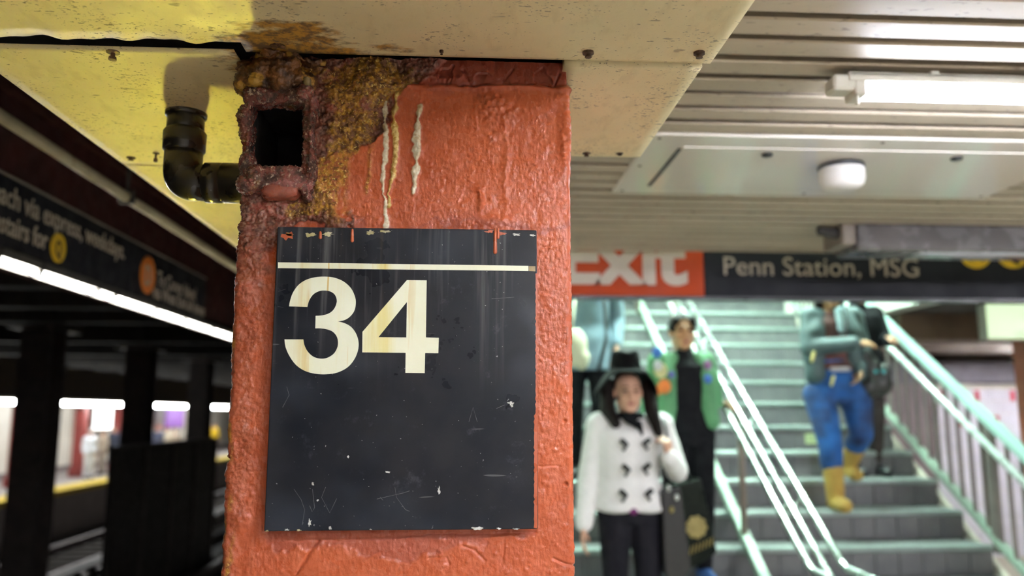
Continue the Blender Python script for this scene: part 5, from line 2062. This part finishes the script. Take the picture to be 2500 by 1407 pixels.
for (px, py, r_, col, dy) in ((1604, 860, .030, (.03, .16, .55), -.10), (1613, 905, .042, (.62, .62, .30), -.135), (1606, 893, .028, (.60, .66, .66), -.145), (1622, 944, .040, (.72, .20, .03), -.13), (1603, 955, .026, (.75, .18, .02), -.12),
                              (1728, 892, .026, (.26, .12, .28), -.135), (1728, 926, .024, (.05, .17, .60), -.13), (1640, 915, .02, (.10, .12, .4), -.13)):
    c_ = P(px, py, Y=YG + dy)
    b = MB()
    ell(b, c_, (r_, .012, r_ * 1.1))
    b.build('badge', pm('badge_%d_%d' % (px, py), col, None, 30, .6), jk2, True)
b = MB()
legs(b, J, s, .012, .98)
waistband(b, J, s)
blob('trousers', b, .009, M_BLK, t2, 4)
b = MB()
feet(b, J, s, .010)
blob('shoes', b, .008, pm('blue_shoes', (.03, .09, .30), None, 20, .6), t2, 3)

# ---- woman in a teal jacket, blue jeans and tan boots
YT = 5.52
z0_ = RISE * 7
x3_ = P(2035, 960, Y=YT).x
h3 = (P(2030, 752, Y=YT - .1).z - z0_) / .861
J, s, R = default_joints(x3_, YT, z0_, h3, .12)
J['pelvis'] = P(2040, 945, Y=YT)
J['hipA'] = P(2000, 965, Y=YT)
J['hipB'] = P(2088, 965, Y=YT)
J['knA'] = P(2028, 1090, Y=YT - .10)
J['anA'] = P(2040, 1215, Y=YT - .06)
J['toA'] = P(2064, 1236, Y=YT - .19)
J['toA'].z = z0_ + .036
J['knB'] = P(2103, 1060, Y=YT - .06)
J['anB'] = P(2072, 1165, Y=YT + .19)
J['toB'] = J['anB'] + Vector((.01, -.10, -.065))
J['anB'].z = RISE * 8 + .10
J['toB'].z = RISE * 8 + .034
J['shA'] = P(1978, 775, Y=YT)
J['shB'] = P(2082, 775, Y=YT + .03)
J['elA'] = P(1975, 850, Y=YT - .06)
J['wrA'] = P(2088, 838, Y=YT - .22)
J['elB'] = P(2104, 850, Y=YT + .02)
J['wrB'] = P(2098, 905, Y=YT - .10)
t3 = thing('person', (x3_, YT, z0_), 'person in a teal jacket, blue jeans and tan boots stepping down the stairs', 'person')
body = make_body(t3, J, s, Rz(.12), M_SKIN2, ((1, -.1, .02), (0, .5, -1), 1, (.3, .5)), None)
b = MB()
ell(b, J['head'] + Vector((0, .025, .035)) * s, (.084 * s, .095 * s, .092 * s))
capsule(b, J['head'] + Vector((.06, .02, -.02)), .04, J['neck'] + Vector((.09, -.05, -.07)), .032)
capsule(b, J['head'] + Vector((-.06, .02, -.02)), .035, J['neck'] + Vector((-.07, .02, -.04)), .025)
blob('hair', b, .008, M_HAIRB, t3, 2, grit_disp(.002, 50, 4))
b = MB()
torso(b, J, s, .010, hem=P(2040, 905, Y=YT).z)
blob('shirt', b, .009, pm('dark_print_shirt', (.10, .035, .03), (.05, .02, .02), 12, .8), t3, 4)
b = MB()
capsule(b, P(2050, 760, Y=YT - .09), .035, P(2055, 805, Y=YT - .115), .03)
blob('collar_scarf', b, .008, pm('pale_blue_cloth', (.40, .55, .60), None, 14, .8), t3, 3)
b = MB()
capsule(b, P(2030, 902, Y=YT - .125), .014, P(2072, 902, Y=YT - .125), .014)
b.build('belt', pm('pale_belt', (.5, .48, .5), None, 14, .5), t3, True)
b = MB()
arms(b, J, s, .026, .97)
hem_ = P(2000, 935, Y=YT).z
for q_, cl in ((-1, .0), (1, .02)):
    pa_ = [J['neck'] + Vector((q_ * .10, -.02, -.035)) * s, J['chest'] + Vector((q_ * .135, -.055, 0)) * s, J['waist'] + Vector((q_ * .145 - .01, -.05, 0)) * s, Vector((J['pelvis'].x + q_ * .15 * s - .01, J['pelvis'].y - .04, hem_ + .06))]
    for a_, c_ in zip(pa_, pa_[1:]):
        capsule(b, a_, .066 * s, c_, .078 * s)
torso(b, {k_: (v_ + Vector((-.01, .045, 0)) if hasattr(v_, 'x') else v_) for k_, v_ in J.items()}, s, .016, hem=hem_)
jk3 = blob('jacket', b, .009, M_TEALJ, t3, 4, grit_disp(.001, 50, 2, .004, 12))
for (px, py, dy) in ((1985, 872, -.16), (2033, 930, -.14)):
    b = MB()
    capsule(b, P(px + 2, py - 10, Y=YT + dy), .012, P(px - 3, py + 10, Y=YT + dy), .010, 8)
    b.build('zip_pull', pm('brass_pull', (.62, .55, .2), None, 20, .35, .5), jk3, True)
b = MB()
legs(b, J, s, .026, .55)
waistband(b, J, s)
blob('jeans', b, .009, M_JEAN, t3, 4)
for q_ in 'AB':
    b = MB()
    JJ = {k_: J[k_[:-1] + q_] for k_ in ('anA', 'anB', 'toA', 'toB', 'knA', 'knB')}
    feet(b, JJ, s, .018, .19)
    blob('boot', b, .008, M_BOOT, t3, 3)
# her black bag
bx, by, bz = P(2140, 925, Y=YT - .05)
bg2 = thing('handbag', (bx, by, bz - .12), 'black handbag carried beside the blue jeans next to the railing', 'bag')
b = MB()
for (px, py, r_) in ((2108, 872, .06), (2125, 900, .075), (2150, 935, .085), (2120, 945, .075), (2155, 910, .06)):
    ell(b, P(px, py, Y=by), (r_, .07, r_ * 1.1))
blob('bag_body', b, .009, M_LEATH, bg2, 4)
MB().tube(arc_path([P(2112, 880, Y=by), P(2104, 845, Y=by - .03), P(2120, 832, Y=by - .05), P(2135, 850, Y=by - .03), P(2140, 880, Y=by)], .03, 5), .010, 8).build('handle', M_LEATH, bg2, True)
for px in (2139, 2158):
    b = MB()
    ell(b, P(px, 908, Y=by - .075), (.013, .01, .013))
    b.build('stud', pm('teal_stud', (.10, .55, .60), None, 20, .2, .6), bg2, True)

# ---- person in black close behind
YK = 5.95
z0_ = RISE * 8
x4_ = P(2100, 850, Y=YK).x
h4 = 1.46
J, s, R = default_joints(x4_, YK, z0_, h4, .05)
J['elB'] = J['shB'] + Vector((.035, -.05, -.20))
J['wrB'] = J['elB'] + Vector((-.03, -.16, -.02))
t4 = thing('person', (x4_, YK, z0_), 'person in a black coat half hidden behind the teal jacket', 'person')
body = make_body(t4, J, s, Rz(.05), M_SKIN, None, ((-.3, -1, .15), (-.6, 0, -.6), -1, (.5, .7)))
b = MB()
torso(b, J, s, .024, hem=J['pelvis'].z - .10)
arms(b, J, s, .02, .95)
capsule(b, J['neck'], .065, J['neck'] + Vector((0, -.01, .04)), .06)
blob('coat', b, .009, M_BLK, t4, 4)
b = MB()
legs(b, J, s, .012, .97)
waistband(b, J, s)
blob('trousers', b, .009, pm('brown_trousers', (.03, .02, .018), None, 14, .8), t4, 4)
b = MB()
feet(b, J, s, .01)
blob('shoes', b, .008, M_LEATH, t4, 3)
b = MB()
ell(b, J['head'] + Vector((0, .022, .036)) * s, (.084 * s, .095 * s, .092 * s))
blob('hair', b, .008, M_HAIRB, t4, 2)

# ---- person in a pale blue jacket beside the red column
YB_ = 5.86
z0_ = RISE * 8
x5_ = P(1432, 850, Y=YB_).x
J, s, R = default_joints(x5_, YB_, z0_, 1.68, -.15)
J['shB'] = P(1498, 720, Y=YB_)
J['elB'] = P(1506, 780, Y=YB_ + .03)
J['wrB'] = P(1504, 842, Y=YB_ - .06)
t5 = thing('person', (x5_, YB_, z0_), 'person in a pale blue jacket on the stairs beside the red column', 'person')
body = make_body(t5, J, s, Rz(-.15), M_SKIN, None, None)
b = MB()
torso(b, J, s, .026, hem=P(1440, 905, Y=YB_).z, wide=1.02)
blob('jacket', b, .009, M_BLUEJ, t5, 4, grit_disp(.001, 50, 2, .004, 12))
b = MB()
arms(b, J, s, .020, .95)
blob('sleeves', b, .009, M_BLUEJ, t5, 4, grit_disp(.001, 50, 2, .003, 12))
b = MB()
legs(b, J, s, .013, .97)
waistband(b, J, s)
blob('trousers', b, .009, M_BLK, t5, 4)
b = MB()
feet(b, J, s, .01)
blob('shoes', b, .008, M_LEATH, t5, 3)
b = MB()
ell(b, J['head'] + Vector((0, .022, .036)) * s, (.084 * s, .095 * s, .092 * s))
blob('hair', b, .008, M_HAIRB, t5, 2)
MB().tube([P(1470, 700, Y=YB_ - .145), P(1478, 760, Y=YB_ - .165), P(1480, 830, Y=YB_ - .165), P(1462, 905, Y=YB_ - .155)], .014, 8).build('bag_strap', M_LEATH, t5, True)
by = YB_ - .28
cb_ = thing('shoulder_bag', P(1412, 905, Y=by), 'cream canvas bag next to the pale blue jacket', 'bag')
b = MB()
for (px, py, rx, rz_) in ((1405, 850, .085, .14), (1420, 875, .055, .085)):
    ell(b, P(px, py, Y=by), (rx, .06, rz_))
blob('bag_body', b, .009, M_CREAMC, cb_, 4)
MB().tube(arc_path([P(1395, 815, Y=by), P(1400, 760, Y=by + .03), P(1408, 700, Y=YB_ - .06)], .05, 5), .009, 8).build('strap', M_CREAMC, cb_, True)

# ---- people on the platform across the tracks
def far_person(px, py_top, py_bot, label, top, bottom, hair, extra=None, facing=.6, X=None, skin=M_SKIN):
    if X is None:
        c_ = P(px, py_bot, Z=0)
    else:
        c_ = P(px, 1100, X=X)
        c_.z = 0
    hgt = P(px, py_top, Y=c_.y).z
    J, s, R = default_joints(c_.x, c_.y, 0, hgt, facing)
    t = thing('person', (c_.x, c_.y, 0), label, 'person')
    make_body(t, J, s, R, skin, voxel=.012, with_face=True)
    b = MB()
    torso(b, J, s, .03, hem=J['pelvis'].z - .03)
    arms(b, J, s, .025, .95)
    jk_ = blob('jacket', b, .016, top, t, 3)
    b = MB()
    legs(b, J, s, .018, .97)
    waistband(b, J, s)
    blob('trousers', b, .016, bottom, t, 3)
    b = MB()
    feet(b, J, s, .012)
    blob('shoes', b, .014, M_LEATH, t, 2)
    b = MB()
    ell(b, J['head'] + Vector((0, .022, .036)) * s, (.088 * s, .098 * s, .094 * s))
    blob('hair', b, .014, hair, t, 2)
    return t, J, s


M_WHC = pm('white_cloth', (.80, .82, .86), (.72, .74, .8), 8, .8)
tp, J, s = far_person(213, 1048, 1170, 'person all in white with a backpack on the far platform', M_WHC, M_WHC, pm('grey_hood', (.55, .55, .56), None, 10, .8), facing=.9)
b = MB()
ell(b, J['chest'] + Vector((-.10, .17, -.03)), (.15, .12, .22))
blob('backpack', b, .014, pm('pale_backpack', (.7, .74, .84), None, 8, .7), tp, 3)
far_person(246, 1049, 1160, 'dark haired person in beige beside the one in white', pm('beige_cloth', (.55, .46, .36), None, 8, .8), pm('beige_trousers', (.48, .42, .36), None, 8, .8), M_HAIRB, facing=-.6)
far_person(272, 1040, 1158, 'person in dark navy at the end of the far group', pm('navy_cloth', (.05, .06, .10), None, 8, .8), pm('navy_trousers', (.04, .045, .07), None, 8, .8), pm('red_hair', (.28, .06, .05), None, 10, .6), facing=-.3)
far_person(383, 1040, 0, 'person in dark blue beyond the low wall', pm('slate_cloth', (.10, .11, .18), None, 8, .8), M_NAVYT, pm('red_cap', (.45, .08, .06), None, 10, .6), X=-10.9)
far_person(404, 1042, 0, 'person in a cream top beyond the low wall', pm('cream_cloth', (.72, .62, .48), None, 8, .8), M_NAVYT, pm('auburn_hair', (.30, .07, .05), None, 10, .6), X=-11.3)
far_person(424, 1046, 0, 'fair person in a pale top beyond the low wall', pm('peach_cloth', (.66, .52, .42), None, 8, .8), M_NAVYT, pm('fair_hair', (.5, .38, .2), None, 10, .6), X=-11.2)
far_person(520, 1034, 0, 'person in a yellow coat and navy trousers near the red column edge', pm('yellow_coat', (.80, .52, .02), None, 8, .7), pm('navy_trousers2', (.05, .06, .12), None, 8, .8), M_HAIRB, X=-10.9)
